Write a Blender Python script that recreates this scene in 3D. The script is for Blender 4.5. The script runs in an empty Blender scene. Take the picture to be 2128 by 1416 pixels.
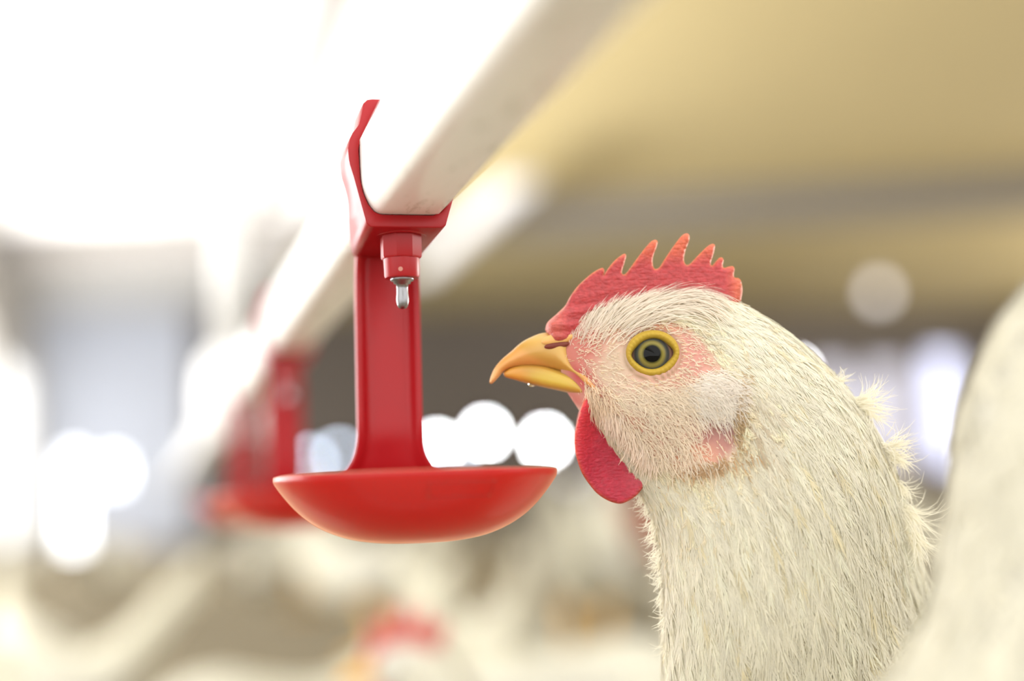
import bpy, bmesh, math, random
import numpy as np
from mathutils import Vector, Matrix
from mathutils.geometry import delaunay_2d_cdt

SC = bpy.context.scene
COL = SC.collection
rng = np.random.default_rng(7)
random.seed(7)

# ------------------------------------------------------------------ camera, world, lights, exposure
LENS = 50.0
FPX = LENS / 36.0 * 2128.0
RHO, TH, PSI = math.radians(2.0), math.radians(6.45), math.radians(14.4)
_R0 = np.array([math.cos(PSI), -math.sin(PSI), 0.0])
CF = np.array([math.sin(PSI) * math.cos(TH), math.cos(PSI) * math.cos(TH), math.sin(TH)])
_U0 = np.cross(_R0, CF)
CR = math.cos(RHO) * _R0 - math.sin(RHO) * _U0
CU = math.sin(RHO) * _R0 + math.cos(RHO) * _U0
CC = np.array([0.0, 0.0, 0.32])

cam = bpy.data.cameras.new('camera')
cam.lens = LENS
cam.sensor_width = 36.0
cam.sensor_fit = 'HORIZONTAL'
cam.clip_start = 0.01
cam.clip_end = 200
cam.dof.use_dof = True
cam.dof.focus_distance = 0.401
cam.dof.aperture_fstop = 2.8
cam_ob = bpy.data.objects.new('camera', cam)
cam_ob.matrix_world = Matrix(((CR[0], CU[0], -CF[0], CC[0]), (CR[1], CU[1], -CF[1], CC[1]),
                              (CR[2], CU[2], -CF[2], CC[2]), (0, 0, 0, 1)))
COL.objects.link(cam_ob)
SC.camera = cam_ob

world = bpy.data.worlds.new('daylight')
SC.world = world
world.use_nodes = True
world.node_tree.nodes['Background'].inputs[0].default_value = (1.0, 0.985, 0.955, 1)
world.node_tree.nodes['Background'].inputs[1].default_value = 2.2

def area(name, loc, target, sx, sy, power, col):
    l = bpy.data.lights.new(name, 'AREA')
    l.shape = 'RECTANGLE'
    l.size, l.size_y, l.energy, l.color = sx, sy, power, col
    o = bpy.data.objects.new(name, l)
    o.location = loc
    o.rotation_euler = (Vector(target) - Vector(loc)).to_track_quat('-Z', 'Y').to_euler()
    COL.objects.link(o)
    return o

# daylight through the long side opening on the left; other lamps are added fill
dl_ = area('daylight_left', (-1.06, 7.7, 1.0), (0.3, 7.7, 2.5), 7.4, 1.2, 290, (1.0, 0.98, 0.97))
dl_.data.spread = math.radians(125)
area('fill_left_near', (-1.06, 2.0, 0.6), (0.2, 1.7, 0.5), 2.2, 0.95, 40, (1.0, 0.98, 0.97))  # added fill low on the left, lights the cup's rim and underside
area('fill_right', (11.85, 8.0, 1.1), (4.0, 8.0, 2.4), 8.0, 1.6, 640, (1.0, 0.96, 0.90))  # added fill from an unseen opening, brightens the yellow ceiling

area('fill_left_far', (-1.06, 13.8, 1.0), (1.0, 15.2, 1.2), 2.8, 1.2, 25, (0.95, 0.97, 1.0))  # added fill, brightens the left part of the far wall

vs = SC.view_settings
SC.display_settings.display_device = 'sRGB'
vs.view_transform = 'Standard'
vs.look = 'None'
vs.gamma = 1.0
vs.use_curve_mapping = False
vs.exposure = 0.2
SC.cycles.use_denoising = True

# ------------------------------------------------------------------ helpers
def tag(o, label=None, cat=None, group=None, kind=None):
    if label: o['label'] = label
    if cat: o['category'] = cat
    if group: o['group'] = group
    if kind: o['kind'] = kind
    return o

def empty(name, loc, label, cat, group=None):
    o = bpy.data.objects.new(name, None)
    o.empty_display_size = 0.05
    o.location = loc
    COL.objects.link(o)
    return tag(o, label, cat, group)

def link_mesh(name, me, mat, parent=None, smooth=True):
    o = bpy.data.objects.new(name, me)
    if mat: me.materials.append(mat)
    if smooth and len(me.polygons):
        me.polygons.foreach_set('use_smooth', [True] * len(me.polygons))
    COL.objects.link(o)
    if parent:
        # vertices come in world coordinates; the Empty at the base carries the place
        root = parent if parent.parent is None else parent.parent
        me.transform(Matrix.Translation(-root.location))
        o.parent = parent
    return o

def mesh_obj(name, verts, faces, mat, parent=None, smooth=True, cols=None, recalc=True):
    me = bpy.data.meshes.new(name)
    me.from_pydata([tuple(map(float, v)) for v in verts], [], [tuple(map(int, f)) for f in faces])
    if recalc:
        bm = bmesh.new(); bm.from_mesh(me)
        bmesh.ops.recalc_face_normals(bm, faces=bm.faces[:])
        bm.to_mesh(me); bm.free()
    if cols is not None:
        a = me.color_attributes.new('tint', 'FLOAT_COLOR', 'POINT')
        c = np.ones((len(verts), 4), np.float32); c[:, :3] = cols
        a.data.foreach_set('color', c.ravel())
    me.update()
    return link_mesh(name, me, mat, parent, smooth)

def bm_obj(name, bm, mat, parent=None, smooth=True):
    bmesh.ops.recalc_face_normals(bm, faces=bm.faces[:])
    me = bpy.data.meshes.new(name)
    bm.to_mesh(me); bm.free()
    return link_mesh(name, me, mat, parent, smooth)

def quads_obj(name, V, mat, parent, cols):
    """V: (n, k, 2, 3) ribbons -> one mesh of quad strips, fast"""
    n, k = V.shape[:2]
    verts = V.reshape(-1, 3).astype(np.float32)
    base = (np.arange(n) * k * 2)[:, None] + (np.arange(k - 1) * 2)[None, :]
    q = np.stack([base, base + 1, base + 3, base + 2], -1).reshape(-1)
    nq = n * (k - 1)
    me = bpy.data.meshes.new(name)
    me.vertices.add(len(verts)); me.vertices.foreach_set('co', verts.ravel())
    me.loops.add(nq * 4); me.loops.foreach_set('vertex_index', q.astype(np.int32))
    me.polygons.add(nq)
    me.polygons.foreach_set('loop_start', np.arange(nq, dtype=np.int32) * 4)
    me.update(calc_edges=True)
    a = me.color_attributes.new('tint', 'FLOAT_COLOR', 'POINT')
    c = np.ones((len(verts), 4), np.float32)
    c[:, :3] = np.asarray(cols, np.float32).reshape(-1, 3)
    a.data.foreach_set('color', c.ravel())
    return link_mesh(name, me, mat, parent, True)

def box(bm, lo, hi):
    r = bmesh.ops.create_cube(bm, size=1.0)
    lo, hi = Vector(lo), Vector(hi)
    for v in r['verts']:
        v.co = Vector((lo[i] + (v.co[i] + 0.5) * (hi[i] - lo[i]) for i in range(3)))
    return r['verts']

def tube(bm, pts, rad, seg=12, cap=True):
    pts = [Vector(p) for p in pts]
    rads = rad if hasattr(rad, '__len__') else [rad] * len(pts)
    rings = []
    for i, p in enumerate(pts):
        d = (pts[min(i + 1, len(pts) - 1)] - pts[max(i - 1, 0)]).normalized()
        a = d.orthogonal().normalized() if i == 0 else (a - d * a.dot(d)).normalized()
        b = d.cross(a)
        rings.append([bm.verts.new(p + (a * math.cos(2 * math.pi * k / seg) + b * math.sin(2 * math.pi * k / seg)) * rads[i]) for k in range(seg)])
    for r0, r1 in zip(rings, rings[1:]):
        for k in range(seg):
            bm.faces.new((r0[k], r0[(k + 1) % seg], r1[(k + 1) % seg], r1[k]))
    if cap:
        bm.faces.new(rings[0][::-1]); bm.faces.new(rings[-1])

def lathe(bm, prof, origin=(0, 0, 0), seg=64, axis='Z'):
    o = Vector(origin)
    rings = []
    for r, z in prof:
        if r < 1e-6:
            rings.append([bm.verts.new(o + Vector((0, 0, z)))])
        else:
            rings.append([bm.verts.new(o + Vector((r * math.cos(2 * math.pi * k / seg), r * math.sin(2 * math.pi * k / seg), z))) for k in range(seg)])
    for a, b in zip(rings, rings[1:]):
        for k in range(seg):
            k2 = (k + 1) % seg
            if len(a) == 1 and len(b) == 1: continue
            if len(a) == 1: bm.faces.new((a[0], b[k], b[k2]))
            elif len(b) == 1: bm.faces.new((a[k], b[0], a[k2]))
            else: bm.faces.new((a[k], b[k], b[k2], a[k2]))

def prism(bm, prof, y0, y1):
    """extrude an (x, z) outline along y"""
    a = [bm.verts.new((x, y0, z)) for x, z in prof]
    b = [bm.verts.new((x, y1, z)) for x, z in prof]
    n = len(prof)
    for i in range(n):
        bm.faces.new((a[i], a[(i + 1) % n], b[(i + 1) % n], b[i]))
    bm.faces.new(a[::-1]); bm.faces.new(b)

def catmull(P, n):
    P = np.asarray(P, float)
    Q = np.vstack([2 * P[0] - P[1], P, 2 * P[-1] - P[-2]])
    t = np.linspace(0, len(P) - 1 - 1e-9, n)
    i = t.astype(int); u = (t - i)[:, None]
    p0, p1, p2, p3 = Q[i], Q[i + 1], Q[i + 2], Q[i + 3]
    return 0.5 * (2 * p1 + (p2 - p0) * u + (2 * p0 - 5 * p1 + 4 * p2 - p3) * u ** 2 + (3 * p1 - p0 - 3 * p2 + p3) * u ** 3)

def smooth_outline(pts, n):
    P = np.asarray(pts, float)
    P = np.vstack([P, P[:1]])
    return catmull(P, n + 1)[:-1]

def sst(x, a, b):
    t = np.clip((x - a) / (b - a), 0, 1)
    return t * t * (3 - 2 * t)

# ------------------------------------------------------------------ materials
def mat_new(name):
    m = bpy.data.materials.new(name); m.use_nodes = True
    nt = m.node_tree
    return m, nt, nt.nodes['Principled BSDF']

def N(nt, t, **kw):
    n = nt.nodes.new(t)
    for k, v in kw.items(): setattr(n, k, v)
    return n

def simple(name, col, rough=0.5, noise=0.0, nscale=20.0, bump=0.0, bscale=60.0, metal=0.0, spec=0.5, sss=0.0, sssr=(0.01, 0.003, 0.002), coat=0.0, bdist=0.001, coord='Object'):
    m, nt, b = mat_new(name)
    b.inputs['Roughness'].default_value = rough
    b.inputs['Metallic'].default_value = metal
    b.inputs['Specular IOR Level'].default_value = spec
    b.inputs['Coat Weight'].default_value = coat
    if sss:
        b.inputs['Subsurface Weight'].default_value = sss
        b.inputs['Subsurface Radius'].default_value = sssr
        b.inputs['Subsurface Scale'].default_value = 1.0
    tc = N(nt, 'ShaderNodeTexCoord')
    nz = N(nt, 'ShaderNodeTexNoise'); nz.inputs['Scale'].default_value = nscale; nz.inputs['Detail'].default_value = 5
    nt.links.new(tc.outputs[coord], nz.inputs['Vector'])
    mx = N(nt, 'ShaderNodeMix', data_type='RGBA')
    c = np.array(col)
    mx.inputs['A'].default_value = (*np.clip(c * (1 - noise), 0, 1), 1)
    mx.inputs['B'].default_value = (*np.clip(c * (1 + noise), 0, 1), 1)
    nt.links.new(nz.outputs['Fac'], mx.inputs['Factor'])
    nt.links.new(mx.outputs['Result'], b.inputs['Base Color'])
    if bump:
        n2 = N(nt, 'ShaderNodeTexNoise'); n2.inputs['Scale'].default_value = bscale; n2.inputs['Detail'].default_value = 6
        nt.links.new(tc.outputs[coord], n2.inputs['Vector'])
        bp = N(nt, 'ShaderNodeBump'); bp.inputs['Strength'].default_value = bump; bp.inputs['Distance'].default_value = bdist
        nt.links.new(n2.outputs['Fac'], bp.inputs['Height'])
        nt.links.new(bp.outputs['Normal'], b.inputs['Normal'])
    return m

def emitter(name, col, strength):
    m, nt, b = mat_new(name)
    b.inputs['Base Color'].default_value = (0.8, 0.8, 0.8, 1)
    b.inputs['Emission Color'].default_value = (*col, 1)
    b.inputs['Emission Strength'].default_value = strength
    return m

def tinted(name, rough=0.6, sss=0.0, sssr=(0.003, 0.001, 0.0006), bump=0.0, bscale=400.0, bdist=0.0003, transl=0.0, spec=0.3, wrinkle=0.0, mottle=0.0):
    """material whose colour zones come from the 'tint' attribute"""
    m, nt, b = mat_new(name)
    at = N(nt, 'ShaderNodeAttribute', attribute_name='tint')
    b.inputs['Roughness'].default_value = rough
    b.inputs['Specular IOR Level'].default_value = spec
    tc = N(nt, 'ShaderNodeTexCoord')
    csrc = at.outputs['Color']
    if mottle:
        nz = N(nt, 'ShaderNodeTexNoise'); nz.inputs['Scale'].default_value = 900; nz.inputs['Detail'].default_value = 4
        nt.links.new(tc.outputs['Object'], nz.inputs['Vector'])
        mr = N(nt, 'ShaderNodeMapRange'); mr.inputs['From Min'].default_value = 0.3; mr.inputs['From Max'].default_value = 0.7
        mr.inputs['To Min'].default_value = 1 - mottle; mr.inputs['To Max'].default_value = 1 + mottle
        nt.links.new(nz.outputs['Fac'], mr.inputs['Value'])
        mu = N(nt, 'ShaderNodeMix', data_type='RGBA', blend_type='MULTIPLY'); mu.inputs['Factor'].default_value = 1
        nt.links.new(at.outputs['Color'], mu.inputs['A']); nt.links.new(mr.outputs['Result'], mu.inputs['B'])
        csrc = mu.outputs['Result']
    nt.links.new(csrc, b.inputs['Base Color'])
    if sss:
        b.inputs['Subsurface Weight'].default_value = sss
        b.inputs['Subsurface Radius'].default_value = sssr
        b.inputs['Subsurface Scale'].default_value = 1.0
    if bump:
        n2 = N(nt, 'ShaderNodeTexNoise'); n2.inputs['Scale'].default_value = bscale; n2.inputs['Detail'].default_value = 6
        nt.links.new(tc.outputs['Object'], n2.inputs['Vector'])
        h = n2.outputs['Fac']
        if wrinkle:
            wv = N(nt, 'ShaderNodeTexVoronoi', feature='DISTANCE_TO_EDGE'); wv.inputs['Scale'].default_value = wrinkle
            wm = N(nt, 'ShaderNodeMapping'); wm.inputs['Scale'].default_value = (0.6, 0.6, 1.7)
            nt.links.new(tc.outputs['Object'], wm.inputs['Vector']); nt.links.new(wm.outputs['Vector'], wv.inputs['Vector'])
            ad = N(nt, 'ShaderNodeMath', operation='MULTIPLY_ADD'); ad.inputs[1].default_value = 1.4
            nt.links.new(wv.outputs['Distance'], ad.inputs[0]); nt.links.new(h, ad.inputs[2])
            h = ad.outputs['Value']
        bp = N(nt, 'ShaderNodeBump'); bp.inputs['Strength'].default_value = bump; bp.inputs['Distance'].default_value = bdist
        nt.links.new(h, bp.inputs['Height']); nt.links.new(bp.outputs['Normal'], b.inputs['Normal'])
    if transl:
        tr = N(nt, 'ShaderNodeBsdfTranslucent'); nt.links.new(csrc, tr.inputs['Color'])
        ms = N(nt, 'ShaderNodeMixShader'); ms.inputs[0].default_value = transl
        nt.links.new(b.outputs[0], ms.inputs[1]); nt.links.new(tr.outputs[0], ms.inputs[2])
        nt.links.new(ms.outputs[0], nt.nodes['Material Output'].inputs['Surface'])
    return m

def red_plastic(name, transl, tcol, coat=0.10, cior=1.5, sheen=0.0):
    m, nt, b = mat_new(name)
    b.inputs['Coat Weight'].default_value = coat
    b.inputs['Coat IOR'].default_value = cior
    b.inputs['Sheen Weight'].default_value = sheen          # orange edge glow from floor light, put in as sheen
    b.inputs['Sheen Roughness'].default_value = 0.28
    b.inputs['Sheen Tint'].default_value = (1.0, 0.72, 0.42, 1)
    b.inputs['Coat Roughness'].default_value = 0.18
    b.inputs['Specular IOR Level'].default_value = 0.35
    tc = N(nt, 'ShaderNodeTexCoord')
    nz = N(nt, 'ShaderNodeTexNoise'); nz.inputs['Scale'].default_value = 60; nz.inputs['Detail'].default_value = 6
    nt.links.new(tc.outputs['Object'], nz.inputs['Vector'])
    mx = N(nt, 'ShaderNodeMix', data_type='RGBA')
    mx.inputs['A'].default_value = (0.36, 0.007, 0.012, 1); mx.inputs['B'].default_value = (0.43, 0.012, 0.017, 1)
    nt.links.new(nz.outputs['Fac'], mx.inputs['Factor'])
    # specks of dried feed and scuffs
    vo = N(nt, 'ShaderNodeTexVoronoi'); vo.inputs['Scale'].default_value = 130
    nt.links.new(tc.outputs['Object'], vo.inputs['Vector'])
    sp = N(nt, 'ShaderNodeMapRange'); sp.inputs['From Min'].default_value = 0.10; sp.inputs['From Max'].default_value = 0.07
    nt.links.new(vo.outputs['Distance'], sp.inputs['Value'])
    gt = N(nt, 'ShaderNodeSeparateColor'); nt.links.new(vo.outputs['Color'], gt.inputs['Color'])
    th = N(nt, 'ShaderNodeMath', operation='GREATER_THAN'); th.inputs[1].default_value = 0.80
    nt.links.new(gt.outputs['Red'], th.inputs[0])
    mm = N(nt, 'ShaderNodeMath', operation='MULTIPLY'); nt.links.new(sp.outputs['Result'], mm.inputs[0]); nt.links.new(th.outputs['Value'], mm.inputs[1])
    m3 = N(nt, 'ShaderNodeMath', operation='MULTIPLY'); nt.links.new(mm.outputs['Value'], m3.inputs[0]); m3.inputs[1].default_value = 0.75
    m2 = N(nt, 'ShaderNodeMix', data_type='RGBA'); m2.inputs['B'].default_value = (0.75, 0.42, 0.33, 1)
    nt.links.new(m3.outputs['Value'], m2.inputs['Factor']); nt.links.new(mx.outputs['Result'], m2.inputs['A'])
    nt.links.new(m2.outputs['Result'], b.inputs['Base Color'])
    rn = N(nt, 'ShaderNodeMapRange'); rn.inputs['To Min'].default_value = 0.24; rn.inputs['To Max'].default_value = 0.44
    nt.links.new(nz.outputs['Fac'], rn.inputs['Value']); nt.links.new(rn.outputs['Result'], b.inputs['Roughness'])
    tr = N(nt, 'ShaderNodeBsdfTranslucent'); tr.inputs['Color'].default_value = (*tcol, 1)
    ms = N(nt, 'ShaderNodeMixShader'); ms.inputs[0].default_value = transl
    nt.links.new(b.outputs[0], ms.inputs[1]); nt.links.new(tr.outputs[0], ms.inputs[2])
    nt.links.new(ms.outputs[0], nt.nodes['Material Output'].inputs['Surface'])
    return m

def pipe_plastic():
    m, nt, b = mat_new('white_pipe_plastic')
    b.inputs['Roughness'].default_value = 0.30
    tc = N(nt, 'ShaderNodeTexCoord')
    mp = N(nt, 'ShaderNodeMapping'); mp.inputs['Scale'].default_value = (90, 22, 90)
    nt.links.new(tc.outputs['Object'], mp.inputs['Vector'])
    nz = N(nt, 'ShaderNodeTexNoise'); nz.inputs['Scale'].default_value = 1.6; nz.inputs['Detail'].default_value = 7; nz.inputs['Roughness'].default_value = 0.7
    nt.links.new(mp.outputs['Vector'], nz.inputs['Vector'])
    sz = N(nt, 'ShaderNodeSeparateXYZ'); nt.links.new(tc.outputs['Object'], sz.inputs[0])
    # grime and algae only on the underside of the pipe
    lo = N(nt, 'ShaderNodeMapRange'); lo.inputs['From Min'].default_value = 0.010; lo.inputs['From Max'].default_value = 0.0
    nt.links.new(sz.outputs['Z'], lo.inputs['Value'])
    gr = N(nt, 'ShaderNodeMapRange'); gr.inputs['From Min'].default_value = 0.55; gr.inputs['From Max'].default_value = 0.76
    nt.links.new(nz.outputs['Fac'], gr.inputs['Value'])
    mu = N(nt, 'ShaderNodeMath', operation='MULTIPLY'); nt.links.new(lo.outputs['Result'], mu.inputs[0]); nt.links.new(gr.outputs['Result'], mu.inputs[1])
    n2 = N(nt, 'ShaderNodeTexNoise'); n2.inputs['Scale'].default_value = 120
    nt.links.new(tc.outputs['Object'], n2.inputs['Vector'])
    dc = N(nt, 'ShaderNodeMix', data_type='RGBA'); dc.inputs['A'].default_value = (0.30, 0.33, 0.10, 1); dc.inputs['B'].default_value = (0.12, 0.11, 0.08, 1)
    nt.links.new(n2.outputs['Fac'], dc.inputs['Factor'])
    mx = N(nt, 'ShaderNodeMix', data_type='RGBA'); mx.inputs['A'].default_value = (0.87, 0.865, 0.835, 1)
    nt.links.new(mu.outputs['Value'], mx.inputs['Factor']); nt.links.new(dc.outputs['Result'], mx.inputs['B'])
    nt.links.new(mx.outputs['Result'], b.inputs['Base Color'])
    return m

M = {}
M['red'] = red_plastic('red_plastic', 0.18, (0.75, 0.03, 0.02))
M['red_cup'] = red_plastic('red_cup_plastic', 0.40, (0.95, 0.15, 0.03), 0.4, 1.5, 1.0)
M['pipe'] = pipe_plastic()
M['white'] = simple('white_plastic', (0.8, 0.8, 0.79), 0.35, 0.03)
M['steel'] = simple('stainless_steel', (0.27, 0.27, 0.28), 0.33, 0.05, 200, metal=1.0)
M['ceiling'] = simple('yellow_insulation_board', (0.56, 0.46, 0.235), 0.85, 0.06, 1.3, 0.2, 8, bdist=0.01)
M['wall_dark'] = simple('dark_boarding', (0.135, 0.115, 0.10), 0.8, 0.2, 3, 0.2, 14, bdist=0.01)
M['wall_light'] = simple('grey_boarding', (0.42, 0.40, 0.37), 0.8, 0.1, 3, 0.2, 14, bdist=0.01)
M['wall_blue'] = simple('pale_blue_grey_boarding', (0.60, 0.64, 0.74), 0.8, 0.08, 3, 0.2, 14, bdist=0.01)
M['beam'] = simple('grey_painted_beam', (0.22, 0.205, 0.19), 0.6, 0.08, 4)
M['litter'] = simple('wood_shaving_litter', (0.20, 0.165, 0.10), 0.95, 0.35, 7, 0.7, 60, bdist=0.02)
M['ceiling_white'] = simple('white_insulation_board', (0.72, 0.71, 0.69), 0.85, 0.05, 1.3, 0.2, 8, bdist=0.01)
M['tube_light'] = emitter('fluorescent_tube', (1.0, 0.985, 0.98), 0.40)
M['feather_fg'] = simple('cream_plumage', (0.52, 0.50, 0.43), 0.8, 0.08, 30, 0.5, 90, bdist=0.006)
M['feather_bg'] = simple('white_plumage', (0.56, 0.54, 0.46), 0.8, 0.08, 30, 0.5, 90, bdist=0.006)
M['comb_bg'] = simple('hen_comb_red', (0.50, 0.09, 0.075), 0.5, 0.1, 40)
M['horn_bg'] = simple('hen_beak_yellow', (0.75, 0.40, 0.07), 0.4, 0.08, 40)
M['leg_bg'] = simple('hen_leg_yellow', (0.72, 0.42, 0.10), 0.5, 0.12, 60)
M['black'] = simple('dark_gloss', (0.012, 0.012, 0.012), 0.08, 0.0, coat=1.0)
M['pane'] = emitter('bright_daylight_pane', (0.93, 0.96, 1.0), 75.0)
M['pane_blue'] = emitter('milky_blue_pane', (0.47, 0.50, 0.80), 0.72)
M['door_light'] = emitter('daylight_in_doorway', (0.92, 0.95, 1.0), 5.0)
M['bulb'] = emitter('frosted_bulb_glass', (0.95, 0.9, 0.9), 2.0)
M['rust'] = simple('rust_red_enamel', (0.30, 0.06, 0.02), 0.5, 0.2, 20)

# ------------------------------------------------------------------ barn: floor, ceiling, walls, openings
def plate(name, lo, hi, mat, kind='structure'):
    bm = bmesh.new(); box(bm, lo, hi)
    return tag(bm_obj(name, bm, mat, None, False), kind=kind)

plate('floor', (-1.3, -2.0, -0.1), (12.2, 16.2, 0.0), M['litter'])
plate('ceiling', (1.30, 1.2, 2.52), (12.2, 16.2, 2.62), M['ceiling'])
plate('ceiling_left', (-1.3, 1.2, 2.52), (1.30, 16.2, 2.62), M['ceiling_white'])

def wall_x(name, x0, x1, y0, y1, z1, holes, mat):
    """wall along y with rectangular openings (ya, yb, za, zb)"""
    bm = bmesh.new()
    ys = sorted({y0, y1, *[h[0] for h in holes], *[h[1] for h in holes]})
    for a, b in zip(ys, ys[1:]):
        hs = [h for h in holes if h[0] <= a and h[1] >= b]
        if not hs: box(bm, (x0, a, 0), (x1, b, z1))
        else:
            h = hs[0]
            if h[2] > 0.001: box(bm, (x0, a, 0), (x1, b, h[2]))
            if h[3] < z1: box(bm, (x0, a, h[3]), (x1, b, z1))
    return tag(bm_obj(name, bm, mat, None, False), kind='structure')

def wall_y(name, y0, y1, x0, x1, z1, holes, mat):
    bm = bmesh.new()
    xs = sorted({x0, x1, *[h[0] for h in holes], *[h[1] for h in holes]})
    for a, b in zip(xs, xs[1:]):
        hs = sorted([h for h in holes if h[0] <= a and h[1] >= b], key=lambda h: h[2])
        z = 0.0
        for h in hs:
            if h[2] > z + 1e-3: box(bm, (a, y0, z), (b, y1, h[2]))
            z = h[3]
        if z < z1: box(bm, (a, y0, z), (b, y1, z1))
    return tag(bm_obj(name, bm, mat, None, False), kind='structure')

wall_x('wall_left', -1.30, -1.20, 0.2, 16.2, 2.52, [(0.85, 3.15, 0.03, 1.15), (4.0, 11.5, 0.12, 1.75), (12.2, 15.4, 0.12, 1.75)], M['wall_light'])  # first and last openings are added to go with the fill lamps
wall_x('wall_right', 12.1, 12.2, 3.0, 16.2, 2.52, [(4.0, 12.0, 0.3, 1.9)], M['wall_light'])  # out of view; its opening is added for the right fill lamp

# far wall: bright openings (x centre, z centre, half width, half height, material)
FAR = [(-0.80, 0.50, 0.11, 0.50, 'door_light'), (1.74, 0.84, 0.05, 0.05, 'pane_b'), (2.06, 0.90, 0.05, 0.06, 'pane_b'),
       (3.20, 0.97, 0.05, 0.05, 'pane'), (3.76, 1.11, 0.05, 0.06, 'pane'), (4.48, 1.00, 0.055, 0.06, 'pane'),
       (4.74, 0.62, 0.05, 0.05, 'pane_d'), (7.72, 1.78, 0.05, 0.06, 'pane'),
       (8.20, 1.25, 0.25, 0.62, 'pane_blue'), (8.92, 1.25, 0.27, 0.62, 'pane_blue'), (9.72, 1.30, 0.24, 0.70, 'pane_c'), (-0.38, 0.80, 0.10, 0.14, 'door_light'),
       (3.34, 0.82, 0.05, 0.05, 'pane_b'), (2.9, 0.85, 0.05, 0.05, 'pane_b')]
M['pane_b'] = emitter('pale_blue_daylight_pane', (0.70, 0.82, 1.0), 17.0)
M['pane_c'] = emitter('brighter_milky_blue_pane', (0.62, 0.68, 1.0), 1.9)
M['pane_d'] = emitter('dull_grey_pane', (0.5, 0.5, 0.6), 6.0)
HOLES = [(x - a, x + a, max(z - b, 0), z + b) for x, z, a, b, m in FAR]
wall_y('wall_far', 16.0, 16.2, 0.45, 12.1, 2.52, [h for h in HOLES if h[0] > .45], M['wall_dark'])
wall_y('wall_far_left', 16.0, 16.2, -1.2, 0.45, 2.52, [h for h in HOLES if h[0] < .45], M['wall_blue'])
for i, (x, z, a, b, m) in enumerate(FAR):
    nm = 'door_1' if i == 0 else 'window_%d' % i
    bm = bmesh.new(); box(bm, (x - a, 16.09, max(z - b, 0.0)), (x + a, 16.11, z + b))
    o = tag(bm_obj(nm, bm, M[m], None, False), kind='structure')
    bm = bmesh.new()
    t = min(0.03, a * 0.2)
    for lo, hi in (((x - a, 16.02, max(z - b, 0)), (x - a + t, 16.085, z + b)), ((x + a - t, 16.02, max(z - b, 0)), (x + a, 16.085, z + b)),
                   ((x - a + t, 16.02, z + b - t), (x + a - t, 16.085, z + b))):
        box(bm, lo, hi)
    bm_obj('frame', bm, M['wall_light'], o, False)
# hanging lining under the eave of the far wall and the cross beam
b0, b1 = Vector((-1.19, 11.36, 2.34)), Vector((9.2, 7.65, 2.34))
d = (b1 - b0).normalized(); nrm = Vector((-d.y, d.x, 0))
bm = bmesh.new()
for v in box(bm, (0, -0.05, -0.09), (1, 0.05, 0.179)):
    v.co = b0 + d * ((b1 - b0).length * v.co.x) + nrm * v.co.y + Vector((0, 0, v.co.z))
tag(bm_obj('ceiling_beam', bm, M['beam'], None, False), 'long grey painted beam crossing under the yellow ceiling', 'beam')

bm = bmesh.new(); tube(bm, [(0.71, 3.0, 2.46), (0.71, 10.2, 2.46)], 0.055, 16)
tag(bm_obj('ceiling_conduit', bm, M['beam'], None), 'grey conduit running along the bright ceiling above the white pipe', 'conduit')

t = empty('ceiling_light', (2.14, 9.6, 2.2), 'long white strip light hung under the yellow ceiling, right of the white pipe', 'light')
bm = bmesh.new(); box(bm, (2.03, 8.0, 2.19), (2.25, 11.2, 2.23)); bm_obj('housing', bm, M['white'], t, False)
bm = bmesh.new(); prism(bm, [(2.05, 2.189), (2.07, 2.165), (2.14, 2.155), (2.21, 2.165), (2.23, 2.189)], 8.02, 11.18); bm_obj('diffuser', bm, M['tube_light'], t, False)
for yy in (8.4, 10.8):
    bm = bmesh.new(); tube(bm, [(2.14, yy, 2.23), (2.14, yy, 2.52)], .005, 8); bm_obj('hanger_rod', bm, M['beam'], t)

# bulb on a cord hanging from the ceiling beyond the beam
def pendant(loc, label, mat, r):
    t = empty('pendant_lamp', loc, label, 'lamp', 'lamps hanging from the ceiling')
    x, y, z = loc
    bm = bmesh.new(); lathe(bm, [(0, -r), (r * .5, -r * .87), (r * .87, -r * .5), (r, 0), (r * .87, r * .5), (r * .5, r * .87), (r * .3, r * 1.1)], loc, 24); bm_obj('globe', bm, mat, t)
    bm = bmesh.new(); tube(bm, [(x, y, z + r * 1.05), (x, y, z + r * 1.6)], r * .36, 12); bm_obj('socket', bm, M['white'], t)
    bm = bmesh.new(); tube(bm, [(x, y, z + r * 1.6), (x, y, 2.52)], 0.006, 8); bm_obj('cord', bm, M['beam'], t)
pendant((6.55, 11.8, 2.12), 'pale round lamp hanging from the ceiling above the hen\'s nape', M['bulb'], 0.075)
t = empty('heat_lamp', (8.2, 11.2, 2.25), 'rust red bell shaped heat lamp hanging below the grey beam at far right', 'lamp')
bm = bmesh.new(); lathe(bm, [(0.045, 0.16), (0.06, 0.10), (0.11, 0.0), (0.15, -0.10), (0.145, -0.10), (0.10, 0.0), (0.05, 0.09), (0, 0.1)], (8.2, 11.2, 2.25), 24); bm_obj('shade', bm, M['rust'], t)
bm = bmesh.new(); lathe(bm, [(0, -0.14), (0.05, -0.12), (0.065, -0.07), (0.05, 0.0), (0.02, 0.06)], (8.2, 11.2, 2.25), 20); bm_obj('bulb', bm, M['white'], t)
bm = bmesh.new(); tube(bm, [(8.2, 11.2, 2.40), (8.2, 11.2, 2.52)], 0.012, 8); bm_obj('cord', bm, M['beam'], t)

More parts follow.
